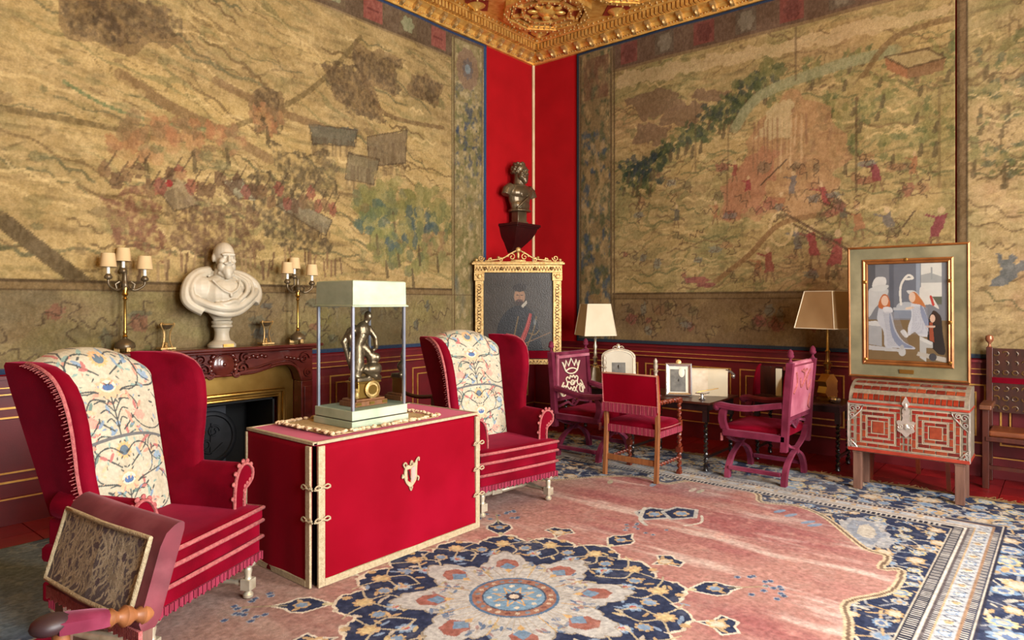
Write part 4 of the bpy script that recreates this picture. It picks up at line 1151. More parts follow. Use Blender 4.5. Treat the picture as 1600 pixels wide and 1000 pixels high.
# ---------------------------------------------------------------- covered table with vitrine
def covered_table():
    TX0, TX1, TY0, TY1, TZ = -5.39, -4.05, -2.665, -1.95, .82
    t = empty('covered_table', ((TX0 + TX1) / 2, (TY0 + TY1) / 2, .0135))
    tag(t, 'rectangular table under a fitted scarlet cloth cover with cream braid edges', 'table')
    w, d, h = (TX1 - TX0) / 2, (TY1 - TY0) / 2, TZ - .0135
    MB().box(-w + .03, -d + .03, .0, w - .03, d - .03, h - .02).build('table_carcass', M_EBONY, t, 0)
    MB().box(-w, -d, h - .016, w, d, h).build('table_top', M_TOPVELVET, t, 0, .004)
    def panel(name, x0, x1, off, ax, flip):
        u = np.linspace(x0, x1, 40); z = np.linspace(.006, h - .018, 24)
        U, Z = np.meshgrid(u, z)
        bump = .005 * np.sin(U * 9 + 1) * (1 - Z / h) + .004 * np.sin(U * 21) * (1 - Z / h) + .012 * (1 - Z / h)
        N = np.full_like(U, off) + (np.sign(off)) * bump
        P = np.stack([U, N, Z] if ax == 'x' else [N, U, Z], -1)
        return grid_obj(name, P, None, M_CLOTH, t, rim=(0, -.006 * np.sign(off), 0) if ax == 'x' else (-.006 * np.sign(off), 0, 0))
    f = panel('cloth_panel', -w + .022, w - .004, -d, 'x', False); panel('cloth_panel', -w, w, d, 'x', True)
    l = panel('cloth_panel', -d + .02, d, -w, 'y', True); panel('cloth_panel', -d, d, w, 'y', False)
    y = -d - .006
    MB().box(-w + .02, y - .014, .002, -w + .062, y, h - .02).build('braid', M_BRAID, f, 0)
    MB().box(w - .04, y - .014, .002, w, y, h - .02).build('braid', M_BRAID, f, 0)
    MB().box(-w + .062, y - .016, .002, w - .04, y - .006, .042).build('braid', M_BRAID, f, 0)
    MB().box(-w - .018, -d + .012, .002, -w - .004, -d + .052, h - .02).build('braid', M_BRAID, l, 0)
    MB().box(-w - .02, -d + .052, .002, -w - .008, d, .035).build('braid', M_BRAID, l, 0)
    MB().box(-w - .012, d - .012, .002, -w - .002, d, h - .02).build('braid', M_BRAID, l, 0)
    tb = MB().box(-w - .004, -d, h - .012, -w + .022, d, h + .004).box(-w + .022, -d - .004, h - .012, w, -d + .012, h + .004).box(w - .012, -d + .012, h - .012, w + .004, d, h + .004).box(-w + .022, d - .014, h - .012, w - .012, d, h + .004)
    tb.build('top_braid', M_BRAID, t, 0)
    def tie(x, yy, z, ax):
        m = MB()
        e = (1, 0) if ax == 'x' else (0, 1)
        for s in (-1, 1):
            lo = [(0, 0), (.03, .012), (.05, .0), (.03, -.01), (0, 0)]
            m.tube([(x + s * u * e[0], yy + s * u * e[1] - (.004 if ax == 'x' else 0), z + v) for u, v in spline(lo, 4)], .0045, 5)
            m.tube([(x, yy, z), (x + s * .03 * e[0], yy + s * .03 * e[1], z - .014), (x + s * .055 * e[0], yy + s * .055 * e[1], z - .008)], .004, 5)
        m.ell((x, yy, z), .009, 8, 6)
        return m.build('tie', M_BRAID, t, 60)
    for z in (.56, .38): tie(-w + .04, -d - .026, z, 'x'); tie(-w - .024, -d + .03, z, 'y')
    for z in (.60, .42, .24): tie(w - .015, -d - .024, z, 'x')
    # appliqued shield emblem
    ex, ez = .03, .50; yy = -d - .012
    em = MB()
    sh = [(-.045, .05), (-.02, .062), (0, .052), (.03, .066), (.055, .075), (.052, .02), (.05, -.03), (.03, -.062), (.0, -.08), (-.03, -.06), (-.048, -.03), (-.055, 0)]
    em.prism([(ex + a, ez + b) for a, b in spline(sh, 3, True)], yy - .005, yy + .004)
    for pts in ([(-.05, .05), (-.06, .07), (-.045, .08), (-.035, .066)], [(.04, .07), (.055, .09), (.068, .095), (.066, .075)], [(-.055, 0), (-.07, -.01), (-.066, .012)], [(.052, -.02), (.066, -.03), (.06, -.05)], [(-.01, -.078), (.0, -.1), (.012, -.078)], [(-.005, .06), (.005, .085), (.018, .062)]):
        em.tube([(ex + a, yy - .004, ez + b) for a, b in spline(pts, 4)], .006, 5)
    e = em.build('shield_emblem', M_BRAID, f, 40)
    MB().prism([(ex + a, ez + b) for a, b in ((-.03, .035), (-.004, .035), (-.004, -.05), (-.026, -.035))], yy - .008, yy - .004).build('emblem_field', M_CLOTH, e, 0)
    MB().prism([(ex + a, ez + b) for a, b in ((.004, .04), (.035, .05), (.034, -.03), (.004, -.055))], yy - .008, yy - .004).build('emblem_field', mat('grey_silk', (150, 124, 120), (176, 150, 140), .6), e, 0)
    MB().bar((ex - .026, yy - .009, ez + .03), (ex - .008, yy - .009, ez - .03), .008, .004, (0, 1, 0)).build('emblem_band', M_EBONY, e, 0)
covered_table()
def burlap_mat():
    m = MB().box(-5.22, -2.60, .827, -4.37, -2.02, .831)
    o = m.build('burlap_mat', M_BURLAP, None, 0)
    tag(o, 'burlap mat with ragged cream edges under the glass case', 'mat')
    f = MB(); rr = random.Random(4)
    def run(a, b):
        n = int((Vector(b) - Vector(a)).length / .02)
        for k in range(n):
            p = Vector(a).lerp(Vector(b), (k + rr.random()) / n)
            f.ell((p.x + rr.uniform(-.014, .014), p.y + rr.uniform(-.012, .012), .838 + rr.uniform(0, .006)), (rr.uniform(.01, .022), rr.uniform(.01, .02), .010), 7, 4)
    c = [(-5.22, -2.60, 0), (-4.37, -2.60, 0), (-4.37, -2.02, 0), (-5.22, -2.02, 0)]
    for i in range(4): run(c[i], c[(i + 1) % 4])
    tag(f.build('frayed_edge', M_FRAY, o, 60), kind='stuff')
burlap_mat()
def vitrine():
    x0, x1, y0, y1 = -.2255, .2255, -.2015, .2015
    t = empty('display_case', (-4.8175, -2.3465, .832)); tag(t, 'square glass display case with pale green painted base and lid', 'display case')
    MB().box(x0, y0, 0, x1, y1, .042).build('base', M_GREENPAINT, t, 0, .003)
    i = .012
    MB().box(x0 + i, y0 + i, .042, x1 - i, y1 - i, .048).build('shadow_gap', M_EBONY, t, 0)
    MB().box(x0 + .006, y0 + .006, .048, x1 - .006, y1 - .006, .105).build('plinth', M_GREENPAINT, t, 0, .003)
    c = .012
    for sx in (0, 1):
        for sy in (0, 1):
            px = (x1 - .022) if sx else (x0 + .022); py = (y1 - .022) if sy else (y0 + .022)
            MB().box(px - .008, py - .008, .105, px + .008, py + .008, .75).build('corner_bar', M_POST, t, 0)
    g = .022
    for a, b in (((x0 + g, y0 + g), (x1 - g, y0 + g)), ((x1 - g, y1 - g), (x0 + g, y1 - g)), ((x0 + g, y1 - g), (x0 + g, y0 + g)), ((x1 - g, y0 + g), (x1 - g, y1 - g))):
        MB().add([a + (.105,), b + (.105,), b + (.75,), a + (.75,)], [(0, 1, 2, 3)]).build('glass_pane', M_GLASS, t, 0, 0, False)
    MB().loft([[(sx * (.2 + e), sy * (.18 + e), z) for sx, sy in ((-1, -1), (1, -1), (1, 1), (-1, 1))] for e, z in ((.022, .742), (.024, .748), (.012, .756), (.010, .9), (.002, .906))]).build('lid', M_GREENPAINT, t, 20)
vitrine()
def mantel_clock():
    t = empty('figure_clock', (-4.80, -2.345, .9375)); t.scale = (.95, .95, .92); tag(t, 'gilt table clock with bronze standing figure inside the glass case', 'clock')
    MB().box(-.135, -.09, 0, .135, .09, .035).box(-.12, -.08, .035, .12, .08, .05).build('stepped_base', M_OAK, t, 0, .004)
    for xx in (-.11, 0, .11): MB().box(xx - .02, -.095, .01, xx + .02, -.088, .03).build('base_inlay', M_BRASS, t, 0)
    MB().box(-.09, -.06, .05, .09, .06, .17).box(-.1, -.07, .155, .1, .07, .17).build('clock_body', M_BRASS, t, 0, .006)
    Mr = Matrix.Rotation(PI / 2, 4, 'X')
    MB().lathe([(.06, 0), (.062, .012), (.05, .018), (.048, .008), (.001, .008)], (.02, -.065, .11), 24, Mr).build('dial', M_GOLD_PALE, t, 40)
    MB().lathe([(.034, 0), (.034, .012), (.001, .012)], (.02, -.066, .11), 20, Mr).build('dial_face', M_BRASS, t, 40)
    m = MB()
    m.tube([(-.07, .0, .17), (-.05, 0, .3), (-.05, 0, .42), (-.02, -.01, .5)], [.035, .045, .04, .045], 10)
    m.ell((-.015, -.01, .52), (.055, .04, .07), 10, 8); m.tube([(0, -.01, .56), (.015, -.015, .6)], .02, 8); m.ell((.022, -.02, .625), (.028, .032, .038), 10, 8)
    m.tube([(.03, -.01, .55), (.07, -.04, .47), (.06, -.06, .40), (.02, -.07, .38)], [.022, .02, .017, .014], 8)
    m.tube([(-.05, 0, .55), (-.1, .02, .49), (-.09, .0, .40)], [.022, .019, .014], 8)
    for k in range(5): m.tube([(-.04, .03, .56 - .01 * k), (-.085 - .012 * k, .05, .53 - .02 * k), (-.10 + .004 * k, .05, .42 - .03 * k), (-.075, .045, .36 - .03 * k)], [.012, .018, .014, .006], 6)
    m.tube([(-.02, 0, .42), (.04, -.03, .34), (.05, -.03, .25), (.03, -.02, .18)], [.04, .036, .03, .03], 8)
    m.ell((.05, -.04, .25), (.07, .05, .05), 10, 8); m.tube([(-.03, -.03, .26), (.06, -.05, .2), (.11, -.04, .18)], [.03, .03, .02], 8); m.ell((.07, -.05, .33), (.028, .028, .034), 10, 8)
    m.box(-.09, -.055, .165, .11, .05, .195)
    remesh(m.build('bronze_figures', M_FIGBRONZE, t, 60), .006, 3)
    MB().ell((-.105, -.06, .08), (.02, .02, .03), 8, 6).ell((-.105, -.06, .115), .013, 8, 6).build('gilt_ornament', M_GOLD_PALE, t, 60)
mantel_clock()

# ---------------------------------------------------------------- fireplace
def fireplace():
    t = empty('fireplace', (-4.68, 0, 0)); tag(t, 'red-brown carved mantelpiece with brass surround under the marble bust', 'fireplace')
    MB().box(-.95, -.345, 1.185, .95, -.07, 1.213).box(-.92, -.31, 1.16, .92, -.07, 1.185).build('shelf', M_MAHOG, t, 0, .008)
    half = [(0, .955), (.12, .955), (.28, .96), (.40, .985), (.54, 1.015), (.66, 1.01), (.74, .95), (.775, .85)]
    low = spline([(-x, z) for x, z in half[::-1]] + half[1:], 5)
    MB().prism([(.90, 1.16), (-.90, 1.16), (-.90, .85)] + low + [(.90, .85)], -.235, -.07).build('frieze', M_MAHOG, t, 30, .008)
    MB().tube([(x, -.238, z + .012) for x, z in low], .014, 8).build('arch_moulding', M_MAHOG, t, 60)
    MB().tube([(x * .985, -.24, z + .05) for x, z in low], .009, 8).build('arch_moulding', M_MAHOG, t, 60)
    for s in (-1, 1):
        j = MB().box(min(s * .775, s * .90), -.235, 0, max(s * .775, s * .90), -.07, .85).box(min(s * .80, s * .875), -.25, .12, max(s * .80, s * .875), -.235, .8).box(min(s * .765, s * .91), -.25, 0, max(s * .765, s * .91), -.07, .11)
        j.build('jamb', M_MAHOG, t, 0, .006)
        sc = MB()
        for cx, cz, r, a in ((s * .80, 1.07, .06, 0), (s * .84, .93, .04, 2)):
            sc.tube([(x, -.245, z) for x, z in spiral(cx, cz, r, .01, a, 1.4)], .011, 6)
        for k in range(5): sc.ell((s * (.62 + .04 * k), -.24, 1.09 - .008 * k), (.028, .014, .014), 8, 5)
        sc.build('corner_carving', M_MAHOG, t, 60)
    cv = MB()
    cv.ell((0, -.24, 1.06), (.075, .03, .085), 14, 8); cv.lathe([(.085, 0), (.1, .012), (.085, .024)], (0, -.236, 1.06), 20, Matrix.Rotation(PI / 2, 4, 'X'))
    for s in (-1, 1):
        for cx, cz, r, a, tn in ((.17, 1.02, .065, 0, 1.5), (.2, 1.11, .05, 1, 1.3), (.12, .98, .035, 3, 1.2)):
            cv.tube([(s * x, -.25, z) for x, z in spiral(cx, cz, r, .012, a, tn)], .013, 6)
        cv.tube([(s * x, -.245, z) for x, z in spline([(.1, .97), (.22, .99), (.34, 1.0), (.46, 1.03)], 5)], [.02] * 15 + [.008], 6)
        for k in range(9):
            a = -.4 + k * .35; cv.ell((s * (.115 * math.cos(a)), -.25, 1.06 + .115 * math.sin(a)), (.022, .016, .02), 8, 5)
        for k in range(6): cv.ell((s * (.2 + .04 * k), -.245, 1.12 - .01 * (k % 2)), (.024, .014, .018), 8, 5)
    cv.ell((0, -.268, 1.065), .018, 8, 6)
    cv.build('shell_carving', M_MAHOG, t, 60)
    # brass hood plate with rectangular opening
    pl = [(x * .985, z + .01) for x, z in low]
    MB().prism([(-.77, .85), (-.77, .72), (.77, .72), (.77, .85)] + pl[::-1][1:-1], -.10, -.085).box(-.77, -.10, 0, -.60, -.085, .72).box(.60, -.10, 0, .77, -.085, .72).build('brass_surround', M_BRASS, t, 30)
    for e, d, r in ((.655, -.118, .022), (.605, -.11, .016)):
        MB().tube([(-e, d, .0), (-e, d, .72 + (e - .6)), (e, d, .72 + (e - .6)), (e, d, 0)], r, 8).build('brass_moulding', M_BRASS, t, 60)
    fb = MB().box(-.58, .40, 0, .58, .43, .715).box(-.585, -.08, 0, -.565, .4, .715).box(.565, -.08, 0, .585, .4, .715).box(-.585, -.08, .69, .585, .43, .715).box(-.585, -.08, 0.001, .585, .43, .012)
    fb.build('firebox', M_SOOT, t, 0)
    MB().box(-.42, .30, .012, .30, .33, .62).build('fire_plate', M_SLATE, t, 0)
    Mr = Matrix.Rotation(PI / 2, 4, 'X')
    c = (.14, .285, .335)
    fbk = MB().lathe([(.24, -.01), (.255, .01), (.24, .022), (.215, .022), (.205, .008), (.001, .008)], c, 36, Mr)
    for pts in (spiral(c[0] + .03, c[2] + .06, .06, .02, 0, 1.2), spiral(c[0] - .05, c[2] - .05, .07, .02, 2, 1.2), [(c[0], c[2] - .15), (c[0] + .01, c[2] + .14)], spline([(c[0] - .12, c[2] - .08), (c[0], c[2] - .14), (c[0] + .12, c[2] - .06)], 5)):
        fbk.tube([(x, c[1] - .012, z) for x, z in pts], .011, 6)
    fbk.build('round_fireback', M_IRON, t, 40)
fireplace()
def andiron(x, label):
    t = empty('andiron', (x, -.2, .001)); tag(t, label, 'andiron', 'andirons at the hearth')
    MB().lathe([(.018, .12), (.014, .16), (.02, .2), (.012, .24), (.011, .42), (.016, .44)], n=10).tube([(-.06, 0, .008), (-.045, 0, .07), (0, 0, .13), (.045, 0, .07), (.06, 0, .008)], .012, 8).bar((0, 0, .1), (0, .2, .1), .02).build('iron_stand', M_IRON, t, 40)
    MB().lathe([(.014, .44), (.02, .45), (.012, .46), (.026, .485), (.022, .505), (.006, .52)], n=12).build('brass_knob', M_BRASS, t, 40)
andiron(-4.84, 'black andiron with brass knob standing before the round fireback')

# ---------------------------------------------------------------- mantel ornaments
def bust_body(m, k=1.0, drapery=True):
    """head and shoulders facing -Y, seated on z = .22"""
    m.ell((0, 0, .46), (.21, .13, .17), 20, 14); m.ell((-.19, .02, .50), (.115, .11, .12), 14, 10); m.ell((.19, .02, .50), (.115, .11, .12), 14, 10)
    m.ell((0, -.045, .46), (.17, .11, .14), 16, 12); m.ell((0, .0, .56), (.17, .09, .06), 16, 10)
    m.lathe([(.07, .22), (.085, .25), (.13, .31), (.19, .37), (.2, .42)], (0, .0, 0), 20, Matrix.Diagonal((1, .62, 1, 1)))
    m.tube([(0, .0, .55), (0, -.008, .62), (.004, -.015, .68)], [.085, .07, .068], 14)
    return m
def head(m, c, s=1.0, beard=True, hair=True, turn=0.0):
    R = Matrix.Rotation(turn, 4, 'Z'); c = Vector(c)
    def E(p, r, n=12, k=8): m.ell(c + R @ (Vector(p) * s), tuple(v * s for v in r), n, k, R)
    E((0, .012, .03), (.078, .098, .098), 20, 14); E((0, -.03, -.02), (.062, .068, .082), 18, 12); E((0, -.052, -.075), (.042, .046, .042))
    E((0, -.1, -.012), (.0135, .022, .034)); E((0, -.112, -.03), (.016, .016, .013)); E((0, -.09, .028), (.055, .018, .012)); E((-.03, -.092, .022), (.024, .012, .009)); E((.03, -.092, .022), (.024, .012, .009))
    E((-.03, -.083, .002), (.013, .01, .009)); E((.03, -.083, .002), (.013, .01, .009)); E((-.045, -.07, -.025), (.022, .022, .02)); E((.045, -.07, -.025), (.022, .022, .02))
    E((-.078, .012, .0), (.013, .022, .034)); E((.078, .012, .0), (.013, .022, .034)); E((0, -.095, -.058), (.024, .014, .008)); E((0, -.09, -.07), (.02, .014, .008))
    if beard:
        E((0, -.068, -.1), (.046, .046, .05)); E((0, -.08, -.13), (.03, .034, .04)); E((-.04, -.05, -.07), (.03, .04, .04)); E((.04, -.05, -.07), (.03, .04, .04)); E((-.02, -.1, -.045), (.022, .013, .01)); E((.02, -.1, -.045), (.022, .013, .01))
    if hair:
        for i in range(26):
            a = -2.6 + i * .2; zz = .03 + .035 * math.sin(i * 2.1); E((.082 * math.sin(a + PI), .02 + .09 * math.cos(a) * .9, zz), (.02, .022, .022), 8, 6)
        for i in range(14): E((.05 * math.cos(i * 2.3), .015 + .055 * math.sin(i * 2.3), .11 + .01 * math.sin(i)), (.026, .026, .02), 8, 6)
def marble_bust():
    t = empty('marble_bust', (-4.68, -.222, 1.2155)); tag(t, 'white marble bust of a bearded man in drapery on the mantelpiece', 'bust')
    so = MB().lathe([(.115, 0), (.115, .022), (.108, .03), (.095, .045), (.07, .06), (.06, .09), (.058, .13), (.068, .165), (.085, .175), (.085, .19), (.075, .197), (.085, .21), (.085, .225), (.06, .235)], n=28)
    so.build('socle', M_MARBLE, t, 40)
    MB().box(-.045, -.121, .004, .045, -.113, .03).build('nameplate', M_GILT, t, 0)
    m = bust_body(MB())
    head(m, (.005, -.03, .77), 1.1, True, False, -.12)
    m.tube([(-.06, -.06, .645), (-.03, -.09, .62), (.01, -.1, .61), (.05, -.09, .625), (.07, -.05, .65)], .018, 8)
    def fold(pts, r): m.tube(spline(pts, 6), r, 8)
    fold([(-.08, .06, .66), (-.2, .03, .63), (-.29, 0, .55), (-.32, -.02, .44), (-.29, -.04, .37), (-.2, -.08, .31)], .045)
    fold([(-.10, .03, .64), (-.22, -.02, .60), (-.285, -.05, .5), (-.26, -.08, .40), (-.14, -.11, .32)], .022)
    fold([(-.27, -.06, .42), (-.16, -.13, .36), (-.02, -.15, .335), (.1, -.13, .36), (.22, -.1, .44), (.3, -.03, .50)], .034)
    fold([(-.2, -.09, .34), (-.06, -.13, .29), (.08, -.12, .30), (.2, -.09, .37), (.3, -.03, .45)], .03)
    fold([(.08, .05, .65), (.2, .01, .62), (.29, -.02, .55), (.315, -.03, .46), (.27, -.06, .38)], .042)
    fold([(.09, -.02, .63), (.17, -.08, .57), (.16, -.13, .48), (.07, -.15, .40)], .02)
    fold([(.13, .0, .64), (.23, -.06, .57), (.22, -.11, .47), (.13, -.14, .39)], .016)
    fold([(-.12, -.12, .37), (-.04, -.165, .38), (.03, -.165, .40), (.06, -.155, .385), (-.02, -.16, .355)], .02)
    fold([(-.13, -.09, .58), (-.07, -.145, .50), (.0, -.162, .47), (.07, -.15, .51), (.11, -.1, .59)], .009)
    m.ell((0, -.168, .45), (.016, .01, .024), 8, 6)
    remesh(m.build('bust_body', M_MARBLE, t, 60), .0065, 2)
marble_bust()
def bronze_bust():
    t = empty('bronze_bust', (-.55, -.19, 2.6625)); tag(t, 'dark bronze bust of a bearded man on the corner wall bracket', 'bust')
    t.rotation_euler = (0, 0, math.radians(-8)); t.scale = (1.06, .95, .87)
    m = MB()
    m.ell((0, 0, .40), (.17, .11, .19), 18, 12); m.ell((0, -.02, .47), (.18, .12, .12), 18, 12); m.ell((0, 0, .56), (.17, .09, .06), 14, 10)
    m.ell((0, -.02, .28), (.15, .105, .12), 16, 10)
    for s in (-1, 1): m.tube([(s * .13, 0, .55), (s * .2, .0, .5), (s * .235, -.005, .42)], [.08, .075, .062], 12)
    m.tube([(0, .0, .56), (0, -.01, .66)], [.075, .062], 12)
    m.tube(spline([(.15, -.09, .52), (.06, -.14, .42), (-.04, -.145, .32), (-.12, -.11, .22)], 5), .014, 8)
    m.tube([(-.05, -.12, .5), (-.05, -.13, .40)], .012, 6); m.tube([(-.08, -.115, .45), (-.02, -.135, .45)], .01, 6)
    m.lathe([(.15, .18), (.155, .2), (.14, .22)], (0, -.01, 0), 18)
    m.tube([(0, 0, .58), (0, -.01, .74)], [.085, .075], 12); head(m, (.0, -.02, .795), 1.14, True, True, .15)
    remesh(m.build('bust_body', M_BRONZE, t, 60), .0075, 2)
    MB().box(-.075, -.07, 0, .075, .07, .19).box(-.09, -.085, 0, .09, .085, .03).build('plinth', M_BRONZE, t, 30, .006)
    b = empty('wall_bracket', (-.51, 0, 2.28)); tag(b, 'dark mahogany wall bracket holding the bronze bust', 'bracket')
    MB().box(-.25, -.335, .345, .25, -.001, .38).box(-.235, -.32, .325, .235, -.001, .345).build('bracket_shelf', M_BRACKET, b, 0, .004)
    rings = []
    for z, k, d in ((0, .25, .05), (.03, .28, .08), (.07, .38, .13), (.13, .52, .19), (.2, .74, .24), (.27, .86, .28), (.325, .9, .3)):
        rings.append([(-.25 * k, -d, z), (.25 * k, -d, z), (.25 * k, -.001, z), (-.25 * k, -.001, z)])
    MB().loft(rings).build('bracket_body', M_BRACKET, b, 30)
bronze_bust()
def candelabrum(x, label):
    t = empty('candelabrum', (x, -.19, 1.2155)); tag(t, label, 'candelabrum', 'candelabra on the mantelpiece')
    MB().lathe([(.07, .028), (.074, .04), (.066, .07), (.04, .09), (.018, .105), (.014, .12)], n=16).build('base', M_BRONZE, t, 40)
    for k in range(3):
        a = -PI / 2 + k * 2 * PI / 3; MB().box(-.02, -.016, 0, .02, .016, .035, Matrix.Translation((.055 * math.cos(a), .055 * math.sin(a), 0)) @ Matrix.Rotation(a, 4, 'Z')).build('foot', M_GOLD_PALE, t, 0, .004)
    MB().lathe([(.013, .105), (.02, .12), (.012, .135), (.017, .15), (.01, .17), (.010, .40), (.018, .415), (.011, .43), (.024, .45), (.016, .47), (.026, .50), (.014, .53)], n=12).build('column', M_BRASS, t, 40)
    hb = MB().lathe([(.012, .49), (.03, .51), (.02, .54), (.012, .60), (.018, .62)], n=10)
    for k in range(6):
        a = k * PI / 3; hb.tube([(.02 * math.cos(a), .02 * math.sin(a), .5), (.06 * math.cos(a), .06 * math.sin(a), .49), (.07 * math.cos(a), .07 * math.sin(a), .53), (.04 * math.cos(a), .04 * math.sin(a), .55)], .008, 6)
    hb.build('scroll_cluster', M_BRONZE, t, 60)
    for (dx, dy, z) in ((-.13, -.03, .60), (.13, -.04, .59), (.02, .09, .655)):
        ar = MB().tube(spline([(0, 0, .51), (dx * .5, dy * .5, .485), (dx * .95, dy * .95, .52), (dx, dy, z - .03)], 5), .009, 8).lathe([(.008, z - .04), (.026, z - .03), (.03, z - .015), (.02, z), (.016, z + .008)], (dx, dy, 0), 12).build('arm', M_BRONZE, t, 50)
        MB().lathe([(.0125, z), (.0125, z + .095)], (dx, dy, 0), 10).build('candle_tube', M_CANDLE, ar, 40)
        MB().lathe([(.058, z + .06), (.046, z + .165), (.043, z + .165), (.055, z + .06)], (dx, dy, 0), 20).build('shade', M_TANSHADE, ar, 40)
    return t
candelabrum(-5.445, 'three-light gilt candelabrum with tan shades, above the chair wing')
candelabrum(-3.915, 'three-light gilt candelabrum with tan shades, beside the glass case')
def tripod(x, label):
    t = empty('tripod_urn', (x, -.17, 1.2155)); tag(t, label, 'urn', 'gilt tripod urns on the mantelpiece')
    MB().box(-.06, -.05, 0, .06, .05, .018).lathe([(.02, .018), (.012, .03), (.016, .05), (.006, .06)], n=10).build('base', M_GOLD_PALE, t, 0, .003)
    MB().lathe([(.004, .165), (.03, .17), (.046, .19), (.05, .205), (.044, .205), (.02, .19)], n=16).build('bowl', M_BRONZE, t, 40)
    MB().lathe([(.05, .2), (.056, .205), (.05, .212)], n=16).build('rim', M_GOLD_PALE, t, 40)
    for k in range(3):
        a = PI / 2 + k * 2 * PI / 3; c, s = math.cos(a), math.sin(a)
        MB().tube(spline([(.046 * c, .046 * s, .018), (.028 * c, .028 * s, .08), (.034 * c, .034 * s, .15), (.062 * c, .062 * s, .2), (.056 * c, .056 * s, .218)], 4), .0065, 6).build('leg', M_GOLD_PALE, t, 60)
tripod(-5.126, 'small gilt tripod urn between the candelabrum and the marble bust, above the armchair')
tripod(-4.236, 'small gilt tripod urn between the marble bust and the glass case')
# ---------------------------------------------------------------- pictures
def frame_ring(mb, w, h, prof):
    """mitred picture moulding; prof = (inset from the outer edge, depth towards -Y); picture plane is XZ centred on x, z from 0"""
    rings = []
    for ins, d in prof:
        x = w / 2 - ins
        rings.append([(-x, -d, ins), (x, -d, ins), (x, -d, h - ins), (-x, -d, h - ins)])
    n = len(rings); vs = [p for r in rings for p in r]; fs = []
    for i in range(n):
        j = (i + 1) % n
        for k in range(4): fs.append((i * 4 + k, i * 4 + (k + 1) % 4, j * 4 + (k + 1) % 4, j * 4 + k))
    mb.add(vs, fs); return mb
def painting_surface(C, x0, x1, z0, z1, y, m, parent, name='painting'):
    ny, nx = C.C.shape[:2]
    X, Z = np.meshgrid(np.linspace(x0, x1, nx), np.linspace(z0, z1, ny))
    return grid_obj(name, np.stack([X, np.full_like(X, y), Z], -1), C.C, m, parent, rim=(0, .004, 0))

